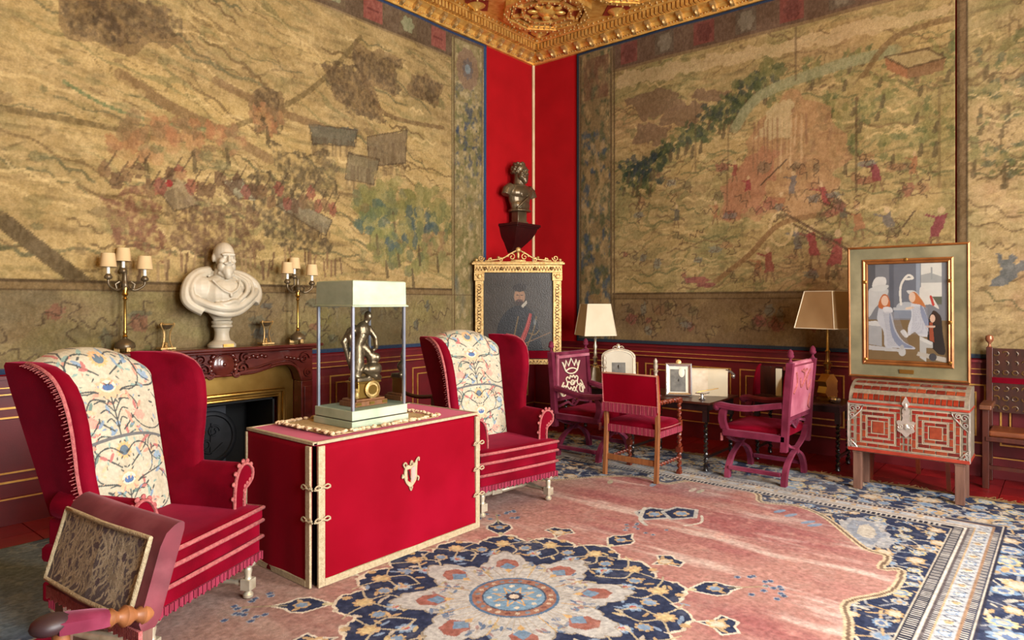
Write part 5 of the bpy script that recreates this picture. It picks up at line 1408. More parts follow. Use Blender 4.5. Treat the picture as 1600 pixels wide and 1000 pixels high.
M_DARKGILT = mat('shadowed_gilt', (84, 58, 26), (120, 88, 46), 0.5, 0.4, scale=30)
def portrait():
    t = empty('framed_portrait', (-.955, -.505, .82), math.radians(-50.2))
    tag(t, 'dark half-length portrait in a carved gold frame with openwork crest', 'picture')
    W, H = 1.09, 1.30
    # picture, a plain dark sitter with a red sash
    C = Canvas(np.linspace(0, 1, 170), np.linspace(0, 1.16, 200), (62, 54, 46))
    n = fbm(C.X * 6, C.Y * 6, 4, 3); C.C += ((n - .5) * 26)[..., None]
    C.poly(spline([(.16, -.02), (.2, .34), (.3, .55), (.46, .66), (.6, .66), (.74, .52), (.8, .3), (.86, -.02)], 5), (26, 25, 28))
    C.ell(.52, .80, .085, .125, (156, 116, 86), soft=.12); C.ell(.52, .93, .1, .06, (38, 28, 22), rag=.2); C.ell(.515, .71, .07, .055, (52, 36, 26), soft=.3)
    C.line([(.475, .82), (.5, .82)], .012, (40, 26, 20)); C.line([(.54, .82), (.565, .82)], .012, (40, 26, 20)); C.line([(.52, .82), (.515, .765)], .012, (128, 88, 64)); C.line([(.495, .735), (.545, .735)], .012, (104, 56, 46))
    C.poly([(.54, .66), (.62, .74), (.63, .7), (.57, .63)], (176, 168, 152)); C.poly([(.44, .62), (.6, .62), (.6, .5), (.46, .48)], (34, 32, 36))
    C.poly(spline([(.66, .56), (.6, .35), (.5, .12), (.44, -.02), (.52, -.02), (.58, .12), (.66, .34), (.70, .54)], 4), (148, 40, 36)); C.line(spline([(.675, .54), (.62, .34), (.5, .02)], 5), .012, (184, 78, 66))
    for p in ([(.5, .5), (.46, .3), (.42, .1)], [(.76, .5), (.72, .3), (.62, .05)], [(.66, .26), (.74, .24), (.8, .3)]): C.line(spline(p, 4), .02, (118, 92, 48), .8)
    C.ell(.74, .42, .03, .06, (120, 126, 132), .7, soft=.5); C.line([(.58, .1), (.96, .27)], .014, (124, 92, 62))
    C.C *= .85
    painting_surface(C, -.44, .44, .17, 1.17, -.012, M_PORTRAIT, t)
    MB().box(-.50, .0, .04, .50, .03, 1.26).build('backboard', M_DARKWOOD, t, 0)
    MB().box(-.45, -.02, .075, .45, .0, .17).build('velvet_strip', M_VELVET, t, 0)
    for s in (-1, 1):
        p = MB().box(min(s * .44, s * .545), -.055, .065, max(s * .44, s * .545), 0, 1.06)
        f = p.build('side_pilaster', M_GOLD_PALE, t, 0, .005)
        o = MB(); rr = random.Random(9)
        for k in range(24):
            z = .12 + k * .038; o.tube([(s * .4925 + .022 * math.cos(a), -.058, z + .017 * math.sin(a)) for a in np.linspace(k, k + 4.4, 8)], .005, 5)
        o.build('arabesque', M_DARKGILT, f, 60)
        MB().box(min(s * .43, s * .555), -.065, 1.06, max(s * .43, s * .555), 0, 1.16).ell((s * .4925, -.066, 1.11), (.03, .012, .03), 10, 6).ell((s * .46, -.066, 1.13), (.016, .01, .016), 8, 5).ell((s * .525, -.066, 1.13), (.016, .01, .016), 8, 5).build('capital', M_GOLD_PALE, t, 30)
    MB().box(-.555, -.06, 1.16, .555, 0, 1.26).build('frieze', M_GOLD_PALE, t, 0, .004)
    fo = MB()
    for k in range(28):
        x = -.52 + k * .0385; fo.tube([(x - .02, -.063, 1.185), (x, -.066, 1.235), (x + .02, -.063, 1.185)], .005, 5)
    for k in range(5): fo.ell((-.42 + k * .21, -.064, 1.21), (.022, .012, .022), 10, 6)
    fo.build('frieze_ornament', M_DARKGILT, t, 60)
    MB().box(-.585, -.09, 1.26, .585, 0, 1.285).box(-.57, -.075, 1.285, .57, 0, 1.30).build('cornice', M_GOLD_PALE, t, 0, .004)
    MB().box(-.5, -.05, .0, .5, 0, .065).build('sill', M_GOLD_PALE, t, 0, .004)
    so = MB()
    for k in range(22): x = -.46 + k * .044; so.tube([(x - .016, -.053, .015), (x, -.055, .05), (x + .016, -.053, .015)], .004, 5)
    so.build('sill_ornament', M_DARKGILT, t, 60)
    cr = MB()
    for s in (-1, 1):
        cr.tube([(s * x, -.03, z) for x, z in spline([(.02, 1.44), (.1, 1.40), (.2, 1.34), (.32, 1.32), (.42, 1.31)], 5)], .012, 6)
        for cx, cz, r, a, tn in ((.08, 1.36, .05, 0, 1.3), (.47, 1.345, .04, 3, 1.3), (.22, 1.325, .024, 1, 1.2), (.36, 1.33, .022, 2, 1.2)):
            cr.tube([(s * x, -.03, z) for x, z in spiral(cx, cz, r, .008, a, tn)], .009, 6)
        cr.ell((s * .25, -.035, 1.35), (.02, .014, .02), 8, 6); cr.ell((s * .53, -.035, 1.32), (.022, .014, .02), 8, 6)
    cr.ell((0, -.035, 1.45), (.035, .02, .035), 10, 6); cr.ell((0, -.035, 1.38), (.02, .016, .05), 8, 6); cr.ell((0, -.03, 1.31), (.1, .014, .02), 10, 5)
    cr.build('openwork_crest', M_GOLD_PALE, t, 60)
    MB().bar((-.3, .03, 1.1), (-.3, .30, 1.1), .03).build('hanging_bracket', M_IRON, t, 0)
    MB().bar((.3, .03, 1.1), (.3, .42, 1.1), .03).build('hanging_bracket', M_IRON, t, 0)
portrait()

def panel_painting():
    t = empty('framed_panel_painting', (-.845, -4.80, .935), math.radians(-90))
    t.rotation_euler = (math.radians(2.0), 0, math.radians(-90))
    tag(t, 'grey panel painting of robed figures in a worn green and gold frame', 'picture')
    W, H = .92, 1.165
    M_GREENFR = mat('worn_green_frame', (74, 70, 48), (108, 100, 72), 0.5, scale=5, wear=(142, 130, 100), wear_amt=0.6, bump=0.1, bscale=40)
    M_COPPER = mat('copper_gilt', (112, 68, 34), (150, 98, 54), 0.35, 0.6, scale=8)
    frame_ring(MB(), W, H, [(0, 0), (0, .05), (.012, .058), (.02, .05), (.02, 0)]).build('outer_lip', M_COPPER, t, 30)
    frame_ring(MB(), W, H, [(.02, 0), (.02, .046), (.115, .026), (.115, 0)]).build('green_moulding', M_GREENFR, t, 30)
    frame_ring(MB(), W, H, [(.115, 0), (.115, .034), (.128, .040), (.14, .03), (.15, .036), (.16, .024), (.16, 0)]).build('inner_gilt_moulding', M_COPPER, t, 30)
    MB().box(-W / 2 + .01, 0, .01, W / 2 - .01, .012, H - .01).build('backboard', M_DARKWOOD, t, 0)
    MB().box(-.055, -.044, .05, .055, -.036, .085).build('nameplate', M_BRASS, t, 0)
    for i, (x, z) in enumerate(((0, H - .125), (.32, .5), (.32, .16), (.32, .85), (-.32, .85), (-.32, .16))):
        MB().lathe([(.012, 0), (.016, .006), (.008, .014)], (x, -.034, z), 10, Matrix.Rotation(PI / 2, 4, 'X')).build('retaining_stud', M_BRASS, t, 40)
    # generic interior with pale robed figures, a kneeling dark one, a jug
    C = Canvas(np.linspace(0, .64, 200), np.linspace(0, .78, 244), (112, 112, 116))
    g = lambda x, y: (x * .64, y * .78)
    def pl(pts, c, **k): C.poly([g(*p) for p in pts], c, **k)
    def sp(pts, c, **k): C.poly(spline([g(*p) for p in pts], 5, True), c, **k)
    pl([(0, 1), (0, 0), (1, 0), (1, 1)], (110, 110, 114)); pl([(0, 0), (1, 0), (1, .42), (0, .42)], (112, 90, 60)); pl([(0, 1), (.1, 1), (.1, .6), (0, .5)], (78, 78, 82)); pl([(.28, 1), (.34, 1), (.34, .5), (.28, .5)], (82, 84, 92))
    pl([(.34, 1), (.62, 1), (.62, .5), (.34, .5)], (98, 100, 108)); pl([(.62, 1), (.67, 1), (.67, .5), (.62, .5)], (134, 140, 150))
    pl([(.68, 1), (.93, 1), (.93, .66), (.68, .66)], (196, 192, 182)); pl([(.68, .88), (.8, .9), (.93, .86), (.93, .8), (.68, .8)], (150, 150, 146)); pl([(.68, .66), (.93, .66), (.93, .58), (.68, .6)], (84, 86, 70)); C.line([g(.81, .95), g(.81, .84)], .012, (140, 140, 138))
    sp([(0, .72), (.12, .76), (.26, .74), (.24, .66), (.1, .55), (0, .45)], (176, 174, 170)); sp([(.06, .76), (.1, .86), (.23, .86), (.22, .77)], (196, 192, 186)); sp([(.04, .73), (.2, .72), (.27, .78), (.1, .78)], (186, 184, 178))
    pl([(.34, .55), (.6, .55), (.6, .44), (.34, .44)], (120, 126, 138)); pl([(.33, .55), (.62, .55), (.62, .52), (.33, .52)], (168, 168, 168)); sp([(.37, .56), (.42, .6), (.56, .6), (.58, .54), (.4, .54)], (162, 164, 166))
    C.line(spline([g(*p) for p in ((.43, .58), (.42, .7), (.44, .8), (.52, .88), (.58, .85), (.5, .84))], 6), .018, (206, 200, 188))
    pl([(0, .38), (.18, .36), (.18, .14), (0, .16)], (150, 150, 150)); pl([(0, .4), (.1, .41), (.2, .37), (.18, .35), (0, .36)], (186, 184, 180)); pl([(0, .15), (.42, .12), (.4, .09), (0, .1)], (170, 168, 166))
    sp([(.16, .58), (.26, .58), (.31, .48), (.36, .32), (.46, .2), (.6, .14), (.56, .12), (.36, .13), (.22, .14), (.2, .3), (.12, .42)], (172, 172, 176)); sp([(.28, .5), (.34, .32), (.44, .2), (.58, .14), (.4, .15), (.3, .28)], (112, 120, 142))
    sp([(.14, .6), (.19, .68), (.25, .68), (.29, .6), (.27, .54), (.15, .54)], (170, 92, 48)); C.ell(*g(.22, .62), .03, .042, (202, 168, 144)); sp([(.2, .55), (.3, .55), (.32, .5), (.22, .49)], (190, 188, 188))
    sp([(.56, .6), (.68, .6), (.76, .44), (.8, .34), (.78, .26), (.66, .26), (.6, .3), (.52, .26), (.52, .36), (.56, .46)], (184, 184, 188)); sp([(.68, .58), (.76, .44), (.8, .34), (.74, .36), (.68, .48)], (116, 124, 148))
    sp([(.66, .66), (.68, .76), (.78, .7), (.9, .54), (.8, .58), (.7, .58)], (196, 190, 180)); sp([(.5, .72), (.6, .72), (.66, .66), (.58, .66)], (186, 184, 178)); C.line([g(.8, .66), g(.83, .58)], .02, (176, 60, 50))
    sp([(.54, .68), (.6, .71), (.68, .64), (.74, .55), (.66, .58), (.56, .6)], (176, 106, 58)); C.ell(*g(.57, .655), .026, .04, (204, 172, 148)); C.line([g(.58, .55), g(.5, .54)], .018, (202, 176, 152))
    sp([(.78, .46), (.84, .5), (.92, .46), (.94, .3), (.97, .1), (.9, .08), (.84, .12), (.76, .2), (.77, .36)], (40, 34, 32)); pl([(.78, .4), (.82, .4), (.84, .2), (.78, .22)], (142, 66, 42)); sp([(.8, .46), (.83, .52), (.9, .48), (.9, .38), (.82, .4)], (52, 36, 28)); C.ell(*g(.82, .44), .02, .032, (200, 164, 140)); C.line([g(.84, .36), g(.75, .36)], .016, (190, 160, 140))
    pl([(.66, .26), (.82, .2), (.82, .14), (.74, .14), (.74, 0), (.66, .04)], (166, 164, 160)); pl([(.66, .26), (.82, .2), (.8, .17), (.66, .22)], (188, 186, 180)); pl([(.62, .06), (.98, .0), (.98, .05), (.64, .1)], (168, 160, 148)); C.ell(*g(.82, .05), .03, .03, (62, 62, 66)); C.ell(*g(.44, .09), .03, .034, (172, 170, 166)); C.ell(*g(.44, .14), .016, .02, (160, 158, 154)); sp([(.42, .3), (.48, .24), (.52, .26), (.47, .32)], (190, 188, 184))
    for k in range(16):
        C.line(spline([g(.2 + .012 * k, .5), g(.24 + .014 * k, .32), g(.26 + .018 * k, .15)], 4), .004, (134, 134, 142), .6); C.line(spline([g(.57 + .012 * k, .56), g(.58 + .012 * k, .42), g(.55 + .015 * k, .28)], 4), .004, (140, 140, 150), .6)
    C.C *= .78
    painting_surface(C, -.30, .30, .16, 1.005, -.018, M_PAINT, t)
    e = empty('easel', (-.79, -4.80, .0005), math.radians(-90)); tag(e, 'plain wooden easel standing behind the inlaid chest', 'easel')
    for s in (-1, 1): MB().bar((s * .3, 0.0, 0), (s * .22, 0.09, 1.5), .035, .03).build('leg', M_REDWOOD, e, 0)
    MB().bar((0, .5, 0), (0, .11, 1.5), .035, .03).build('leg', M_REDWOOD, e, 0)
    MB().box(-.44, -.085, .895, .44, .02, .9325).build('ledge', M_REDWOOD, e, 0)
    MB().box(-.25, .08, 1.46, .25, .115, 1.5).build('crossbar', M_REDWOOD, e, 0)
panel_painting()

# ---------------------------------------------------------------- inlaid chest on its stand
def chest():
    t = empty('inlaid_chest', (-1.105, -4.86, .352), math.radians(-90)); tag(t, 'domed coffer inlaid with red tortoiseshell tiles and silver mounts', 'chest')
    w, d = .43, .175; H = .40                                     # half width, half depth, body height
    MB().box(-w, -d, 0, w, d, H).build('body', M_INLAY, t, 0, .004)
    arc = [(-d, H + .006)] + [(-d + .24 * (1 - math.cos(a)), H + .006 + .17 * math.sin(a)) for a in np.linspace(.12, PI / 2, 9)] + [(d, H + .17), (d, H + .006)]
    lid = MB().prism(arc, -w, w, 'yz').build('lid', M_INLAY, t, 30, .003)
    red = mat('red_lacquer_edge', (120, 34, 22), (150, 52, 34), .35)
    MB().box(-w - .004, -d - .012, -.008, w + .004, d, .02).build('base_moulding', red, t, 0, .003)
    MB().box(-w - .004, -d - .008, H - .006, w + .004, d, H + .012).build('lid_moulding', red, t, 0, .002)
    M_LINE = mat('pale_stringing', (150, 132, 110), (176, 158, 134), .5)
    shared = {}
    def tile(x0, z0, x1, z1, parent=t, k=None, y=-d, rot=0.0, off=None):
        k = random.choice([0, 0, 1, 2]) if k is None else k
        key = (round(x1 - x0, 3), round(z1 - z0, 3), k)
        if key not in shared:
            a, b = (x1 - x0) / 2 - .003, (z1 - z0) / 2 - .003
            mb = MB(); e = .003
            mb.add([(-a, 0, -b), (a, 0, -b), (a, 0, b), (-a, 0, b), (-a + e, -.005, -b + e), (a - e, -.005, -b + e), (a - e, -.005, b - e), (-a + e, -.005, b - e)],
                   [(0, 1, 5, 4), (1, 2, 6, 5), (2, 3, 7, 6), (3, 0, 4, 7), (4, 5, 6, 7), (3, 2, 1, 0)])
            o = mb.build('inlay_tile', M_TORTOISE[k], parent, 0, 0, False); shared[key] = o
        else:
            o = shared[key].copy(); COL.objects.link(o); o.parent = parent
        o.location = off if off else ((x0 + x1) / 2, y, (z0 + z1) / 2)
        o.rotation_euler = (rot, 0, 0)
    lines = MB()
    def ring_tiles(cx, cz, a, b, th, nx, nz):
        """a rectangular ring of tiles"""
        for s in (-1, 1):
            for i in range(nx): u = -a + 2 * a * i / nx; tile(cx + u, cz + s * (b - th / 2) - th / 2, cx + u + 2 * a / nx, cz + s * (b - th / 2) + th / 2)
            for i in range(nz): v = -b + th + (2 * b - 2 * th) * i / nz; tile(cx + s * (a - th / 2) - th / 2, cz + v, cx + s * (a - th / 2) + th / 2, cz + v + (2 * b - 2 * th) / nz)
        y = -d - .0005
        for (e0, e1) in ((a, b), (a - th, b - th)):
            for (p, q) in (((-e0, -e1), (e0, -e1)), ((e0, -e1), (e0, e1)), ((e0, e1), (-e0, e1)), ((-e0, e1), (-e0, -e1))):
                lines.bar((cx + p[0], y, cz + p[1]), (cx + q[0], y, cz + q[1]), .003, .004)
    for cx in (-.205, .205):
        ring_tiles(cx, .205, .165, .17, .032, 4, 4); ring_tiles(cx, .205, .122, .127, .032, 3, 3); ring_tiles(cx, .205, .079, .084, .03, 2, 2)
        tile(cx - .045, .155, cx + .045, .255, k=2)
    for x in (-.40, 0.0, .40):
        for k in range(6): tile(x - .013, .035 + k * .058, x + .013, .035 + k * .058 + .05)
    for x in (-.032, .032):
        for k in range(3): tile(x - .011, .035 + k * .058, x + .011, .035 + k * .058 + .05)
    lines.build('stringing', M_LINE, t, 0)
    for r_, (a, hgt, n) in enumerate(((.30, .058, 20), (.78, .05, 12), (1.2, .05, 10))):
        yy = -d + .24 * (1 - math.cos(a)); zz = H + .006 + .17 * math.sin(a)
        tang = math.atan2(.24 * math.sin(a), .17 * math.cos(a))
        for k in range(n):
            ww = .80 / n; x = -.40 + (k + .5) * ww
            tile(-ww / 2, -hgt / 2, ww / 2, hgt / 2, parent=lid, k=None if r_ == 0 else random.choice([1, 1, 2]), off=(x, yy - .002, zz), rot=-tang)
    # pierced silver mounts
    def scroll_mount(name, outline, spirals, y=-d - .006, parent=t):
        m = MB().tube([(x, y, z) for x, z in outline], .006, 6, True)
        for sp_ in spirals: m.tube([(x, y, z) for x, z in sp_], .005, 6)
        return m.build(name, M_SILVERLACE, parent, 60)
    for s in (-1, 1):
        for z0, dz, L in ((.0, 1, .085), (.385, -1, .13)):
            c = s * w
            o = [(c, z0), (c - s * L * .9, z0), (c - s * L * .75, z0 + dz * L * .35), (c - s * L * .35, z0 + dz * L * .8), (c, z0 + dz * L * 1.15)]
            scroll_mount('corner_mount', o, [spiral(c - s * L * .25, z0 + dz * L * .3, L * .22, .006, 0, 1.3), spiral(c - s * L * .55, z0 + dz * L * .2, L * .16, .006, 2, 1.2), spiral(c - s * L * .2, z0 + dz * L * .72, L * .14, .006, 4, 1.2)])
        MB().box(s * w - .008, -d - .006, 0, s * w + .008, -d + .01, H).build('edge_strip', M_SILVERLACE, t, 0)
    hp = spline([(0, .15), (.03, .18), (.062, .2), (.055, .235), (.066, .27), (.05, .285), (.03, .28), (.022, .31), (.028, .335), (-.028, .335), (-.022, .31), (-.03, .28), (-.05, .285), (-.066, .27), (-.055, .235), (-.062, .2), (-.03, .18)], 3, True)
    lp = MB().prism(hp, -d - .010, -d - .002)
    lp.ell((0, -d - .012, .235), (.02, .008, .026), 10, 6)
    for s in (-1, 1): lp.tube([(x, -d - .012, z) for x, z in spiral(s * .035, .235, .022, .006, 0 if s > 0 else PI, 1.2)], .004, 5)
    lp.build('lock_plate', M_SILVERLACE, t, 40)
    hs = MB()
    hs.prism(spline([(-.018, .335), (.018, .335), (.026, .37), (.014, .395), (.028, .42), (.016, .45), (0, .48), (-.016, .45), (-.028, .42), (-.014, .395), (-.026, .37)], 3, True), -d - .016, -d - .006)
    hs.ell((0, -d - .018, .40), (.012, .008, .03), 8, 6); hs.build('hasp', M_SILVERLACE, t, 40)
    s = empty('chest_stand', (-1.105, -4.86, .0005), math.radians(-90)); tag(s, 'plain dusty brown four-legged stand carrying the inlaid chest', 'stand')
    for x in (-.365, .365):
        for y in (-.135, .135):
            MB().box(x - .032, y - .03, .0135 if y < 0 else .014, x + .032, y + .03, .335).box(x - .036, y - .034, .32, x + .036, y + .034, .335).build('leg', M_LEGWOOD, s, 0, .003)
    MB().box(-.4, -.168, .335, .4, .168, .3435).build('top_board', M_LEGWOOD, s, 0)
chest()

# ---------------------------------------------------------------- X-frame armchairs
def x_chair(name, label, pinkback):
    t = empty(name); tag(t, label, 'armchair')
    w = .325                                                      # facing -Y; front legs y=-.27, rear y=+.27
    for y in (-.25, .25):
        for s in (-1, 1):
            leg = spline([(s * .31, .0), (s * .29, .09), (s * .2, .19), (s * .02, .265), (-s * .16, .32), (-s * .27, .38), (-s * .31, .45)], 5)
            m = MB()
            for (a, b) in zip(leg[:-1], leg[1:]): pass
            m.loft([[(x - .03 * abs(math.cos(0)), y + (.008 * s) - .022, z), (x + .03, y + (.008 * s) - .022, z), (x + .03, y + (.008 * s) + .022, z), (x - .03, y + (.008 * s) + .022, z)] for x, z in leg])
            m.build('leg', M_PURPLE, t, 40)
        MB().lathe([(.001, -.04), (.03, -.036), (.036, 0), (.03, .036), (.001, .04)], (0, y, .265), 12, Matrix.Rotation(PI / 2, 4, 'X')).build('boss', M_PURPLE, t, 40)
    for s in (-1, 1):
        MB().box(s * .31 - .022, -.23, .075, s * .31 + .022, .23, .11).build('side_stretcher', M_PURPLE, t, 0, .006)
        MB().box(s * w - .028, -.28, .38, s * w + .028, .28, .44).build('seat_rail', M_PURPLE, t, 0, .008)
        up = spline([(-.26, .44), (-.285, .52), (-.275, .6), (-.25, .635)], 5)
        MB().loft([[(s * w - .026, y - .03, z), (s * w + .026, y - .03, z), (s * w + .026, y + .03, z), (s * w - .026, y + .03, z)] for y, z in up]).build('arm_support', M_PURPLE, t, 40)
        ar = spline([(.25, .70), (.12, .675), (-.05, .645), (-.2, .645), (-.3, .655), (-.345, .645)], 6)
        MB().loft([[(s * w - .035, y, z - .025), (s * w + .035, y, z - .025), (s * w + .038, y, z + .005), (s * w + .02, y, z + .024), (s * w - .02, y, z + .024), (s * w - .038, y, z + .005)] for y, z in ar]).ell((s * w, -.335, .635), (.042, .04, .038), 10, 8).build('arm', M_PURPLE, t, 40)
        pst = MB().loft([[(s * w - .028, .245 + e, z), (s * w + .028, .245 + e, z), (s * w + .028, .30 + e, z), (s * w - .028, .30 + e, z)] for z, e in ((.30, -.01), (.45, 0), (.7, .012), (1.07, .045))])
        p = pst.build('back_post', M_PURPLE, t, 20)
        MB().lathe([(.014, 1.07), (.022, 1.075), (.012, 1.09), (.01, 1.105), (.03, 1.12), (.031, 1.135), (.026, 1.14), (.027, 1.155), (.018, 1.175), (.004, 1.187)], (s * w, .315, 0), 12).build('finial', M_PURPLE, p, 50)
    cu = MB(); cu.loft([[(x * k, -.0 + y * k, z) for x, y in ((-.30, -.28), (0, -.29), (.30, -.28), (.30, .24), (0, .24), (-.30, .24))] for z, k in ((.40, .97), (.42, 1), (.455, 1), (.48, .94), (.492, .6))])
    cu.build('seat', M_VELVET, t, 60)
    MB().box(-.3, -.285, .36, .3, -.255, .42).build('seat_rail', M_VELVET, t, 0, .006)
    fr = MB()
    for k in range(9): fr.box(-.345 + .004 * k, -.295, .33, -.3425 + .004 * k, -.285, .40); fr.box(.31 + .004 * k, -.295, .33, .3125 + .004 * k, -.285, .40)
    tag(fr.build('tassel_fringe', M_PINKBRAID, t, 0), kind='stuff')
    def by(z): return .258 + .045 * (z - .45) / .62
    pn = MB().loft([[(-.298, by(z) + o, z), (.298, by(z) + o, z), (.298, by(z) + o + .022, z), (-.298, by(z) + o + .022, z)] for z, o in ((.585, 0), (.8, .006), (1.045, 0))])
    back = pn.build('back_panel', M_CROWNBACK, t, 20)
    MB().loft([[(-.296, by(z) + .0225, z), (.296, by(z) + .0225, z), (.296, by(z) + .03, z), (-.296, by(z) + .03, z)] for z in (.60, .8, 1.03)]).build('back_cover', M_PINKBACK, t, 20)
    sw = MB()
    for k, pts in enumerate(([(-.2, .98), (-.1, .9), (-.16, .8), (-.22, .88)], [(.0, 1.0), (-.05, .9), (.04, .84), (.08, .92)], [(.2, .98), (.16, .88), (.24, .8)], [(-.24, .75), (-.2, .66), (-.26, .62)], [(-.1, .99), (-.02, .97), (.06, .99)])):
        sw.tube([(x, by(z) + .032, z) for x, z in spline(pts, 5)], .010, 6)
    sw.build('back_embroidery', M_PINKBRAID, t, 60)
    MB().box(-.3, .262, 1.03, .3, .315, 1.065).build('crest_rail', M_PINKBACK if pinkback else M_PURPLE, t, 0, .01)
    MB().box(-.3, .25, .555, .3, .295, .595).build('lower_back_rail', M_PURPLE, t, 0, .008)
    MB().box(-.298, .25, .59, -.27, .276, 1.04).box(-.3, .245, 1.0, .3, .268, 1.03).build('panel_border', M_PINKBACK, t, 0, .003)
    MB().tube([(x, .25, z) for x, z in spiral(.0, .51, .045, .01, 0, 1.5)], .010, 6).tube([(-.28, .255, .50), (-.1, .255, .53), (0, .255, .47), (.1, .255, .53), (.28, .255, .50)], .014, 6).build('openwork', M_PURPLE, t, 60)
    # crown and cipher, cream applique
    em = MB(); f = lambda z: by(z) - .006
    def tb(pts, r=.009, cl=False): em.tube([(x, f(z), z) for x, z in pts], r, 6, cl)
    tb(spline([(-.11, .855), (-.06, .83), (0, .822), (.06, .83), (.11, .855)], 4)); tb(spline([(-.11, .855), (-.05, .875), (0, .88), (.05, .875), (.11, .855)], 4))
    tb([(-.11, .855), (-.165, .955), (-.115, .905), (-.095, .965), (-.055, .905), (0, .985), (.055, .905), (.095, .965), (.115, .905), (.165, .955), (.11, .855)], .009)
    for s in (-1, 1):
        tb(spline([(0, .78), (s * .03, .80), (s * .05, .77), (s * .08, .79), (s * .11, .77), (s * .09, .72), (s * .13, .68)], 5)); tb(spline([(s * .02, .70), (s * .07, .74), (s * .11, .69), (s * .16, .70), (s * .19, .62)], 5)); tb(spiral(s * .17, .64, .055, .015, 0 if s > 0 else PI, 1.2)); tb([(s * .02, .61), (s * .09, .69)], .008); tb([(s * .09, .61), (s * .03, .68)], .008)
        tb(spline([(s * .19, .60), (s * .2, .68), (s * .16, .74)], 4))
    tb(spiral(0, .72, .035, .01, 0, 1.2)); tb([(-.03, .62), (.03, .68)], .008); tb([(.03, .62), (-.03, .68)], .008)
    em.build('crown_emblem', M_CREAM, back, 60)
    return t
xc1 = x_chair('x_frame_armchair', 'plum velvet X-frame armchair with a cream crown on its back panel', False)
xc1.location = (-1.565, -2.03, .0135)
xc2 = x_chair('x_frame_armchair', 'faded pink-backed X-frame armchair drawn up beside the inlaid chest', True)
xc2.location = (-1.285, -3.735, .0135); xc2.rotation_euler = (0, 0, PI)

# ---------------------------------------------------------------- fringed chair seen from behind
def fringed_chair():
    t = empty('fringed_armchair', (-1.985, -2.84, .0135), math.radians(90)); tag(t, 'scarlet fringed armchair with twisted arms and plain oak back legs', 'armchair')
    # local: faces -Y (world +X); width 2*.26
    for s in (-1, 1):
        MB().loft([[(s * .262 - .018, y - .018, z), (s * .262 + .018, y - .018, z), (s * .262 + .018, y + .018, z), (s * .262 - .018, y + .018, z)] for z, y in ((0, .235), (.45, .205), (.7, .215), (.95, .245))]).build('rear_leg', M_OAK, t, 20, .003)
        f = MB().box(s * .262 - .02, -.235, 0, s * .262 + .02, -.195, .03).twist((s * .262, -.215, .03), (s * .262, -.215, .20), .022, 3.5).box(s * .262 - .024, -.239, .20, s * .262 + .024, -.191, .25).twist((s * .262, -.215, .25), (s * .262, -.215, .40), .022, 3).box(s * .262 - .022, -.237, .40, s * .262 + .022, -.193, .5).twist((s * .262, -.215, .5), (s * .262, -.215, .66), .02, 3.5).box(s * .262 - .022, -.24, .66, s * .262 + .022, -.19, .70)
        f.build('front_leg', M_REDWOOD, t, 50)
        MB().twist((s * .262, .2, .70), (s * .262, -.24, .69), .021, 8).build('arm', M_REDWOOD, t, 60)
        MB().twist((s * .262, .2, .15), (s * .262, -.2, .15), .017, 7).build('stretcher', M_REDWOOD, t, 60)
        fi = MB().lathe([(.018, .95), (.014, .97), (.024, .99), (.014, 1.0), (.022, 1.03), (.016, 1.06), (.02, 1.075), (.006, 1.1)], (s * .262, .247, 0), 10).build('finial', mat('silver_grey_carved', (120, 108, 92), (160, 148, 130), .45, .3, scale=30), t, 50)
    MB().box(-.25, .2, .14, .25, .225, .19).build('rear_stretcher', M_OAK, t, 0, .003)
    MB().loft([[(x * k, y * k - .005, z) for x, y in ((-.27, -.235), (0, -.245), (.27, -.235), (.275, .2), (0, .205), (-.275, .2))] for z, k in ((.40, .99), (.47, 1), (.50, .97), (.52, .75), (.528, .4))]).build('seat', M_VELVET, t, 60)
    b = MB().loft([[(-.275, y0, z), (.275, y0, z), (.275, y1, z), (-.275, y1, z)] for z, y0, y1 in ((.60, .18, .235), (.66, .178, .240), (.8, .188, .250), (.93, .205, .262), (.945, .215, .258))]).build('back', M_CLOTH, t, 40)
    for s in (-1, 1): MB().tube([(s * .276, .238, .62), (s * .277, .25, .8), (s * .276, .262, .94)], .005, 6).build('back_piping', M_PINKBRAID, b, 60)
    MB().tube([(-.276, .26, .942), (0, .264, .945), (.276, .26, .942)], .008, 6).build('worn_top_edge', mat('worn_tan_edge', (150, 100, 78), (180, 128, 104), .8), b, 60)
    MB().box(-.276, .237, .665, .276, .244, .674).build('band', M_PINKBRAID, b, 0)
    fr = MB(); li = MB()
    for k in range(14):
        x = -.265 + k * .0395; fr.box(x, .236, .585, x + .034, .246, .668); li.box(x + .034, .238, .59, x + .0375, .2475, .668)
        fr.box(x, .198, .40, x + .034, .214, .465); li.box(x + .034, .2, .40, x + .0375, .2155, .465)
        if k < 11:
            for s in (-1, 1): y = -.225 + k * .039; fr.box(s * .278 - .007, y, .395, s * .278 + .007, y + .033, .45); li.box(s * .278 - .0085, y + .033, .395, s * .278 + .0085, y + .0365, .45)
    tag(fr.build('fringe', M_FRINGE, t, 0), kind='stuff'); tag(li.build('fringe_threads', M_PINKBRAID, t, 0), kind='stuff')
    MB().tube([(.282, .2, .475), (.284, 0, .47), (.28, -.235, .475), (0, -.25, .475), (-.28, -.235, .475), (-.284, 0, .47), (-.282, .2, .475)], .006, 6).build('seat_braid', M_PINKBRAID, t, 60)
fringed_chair()

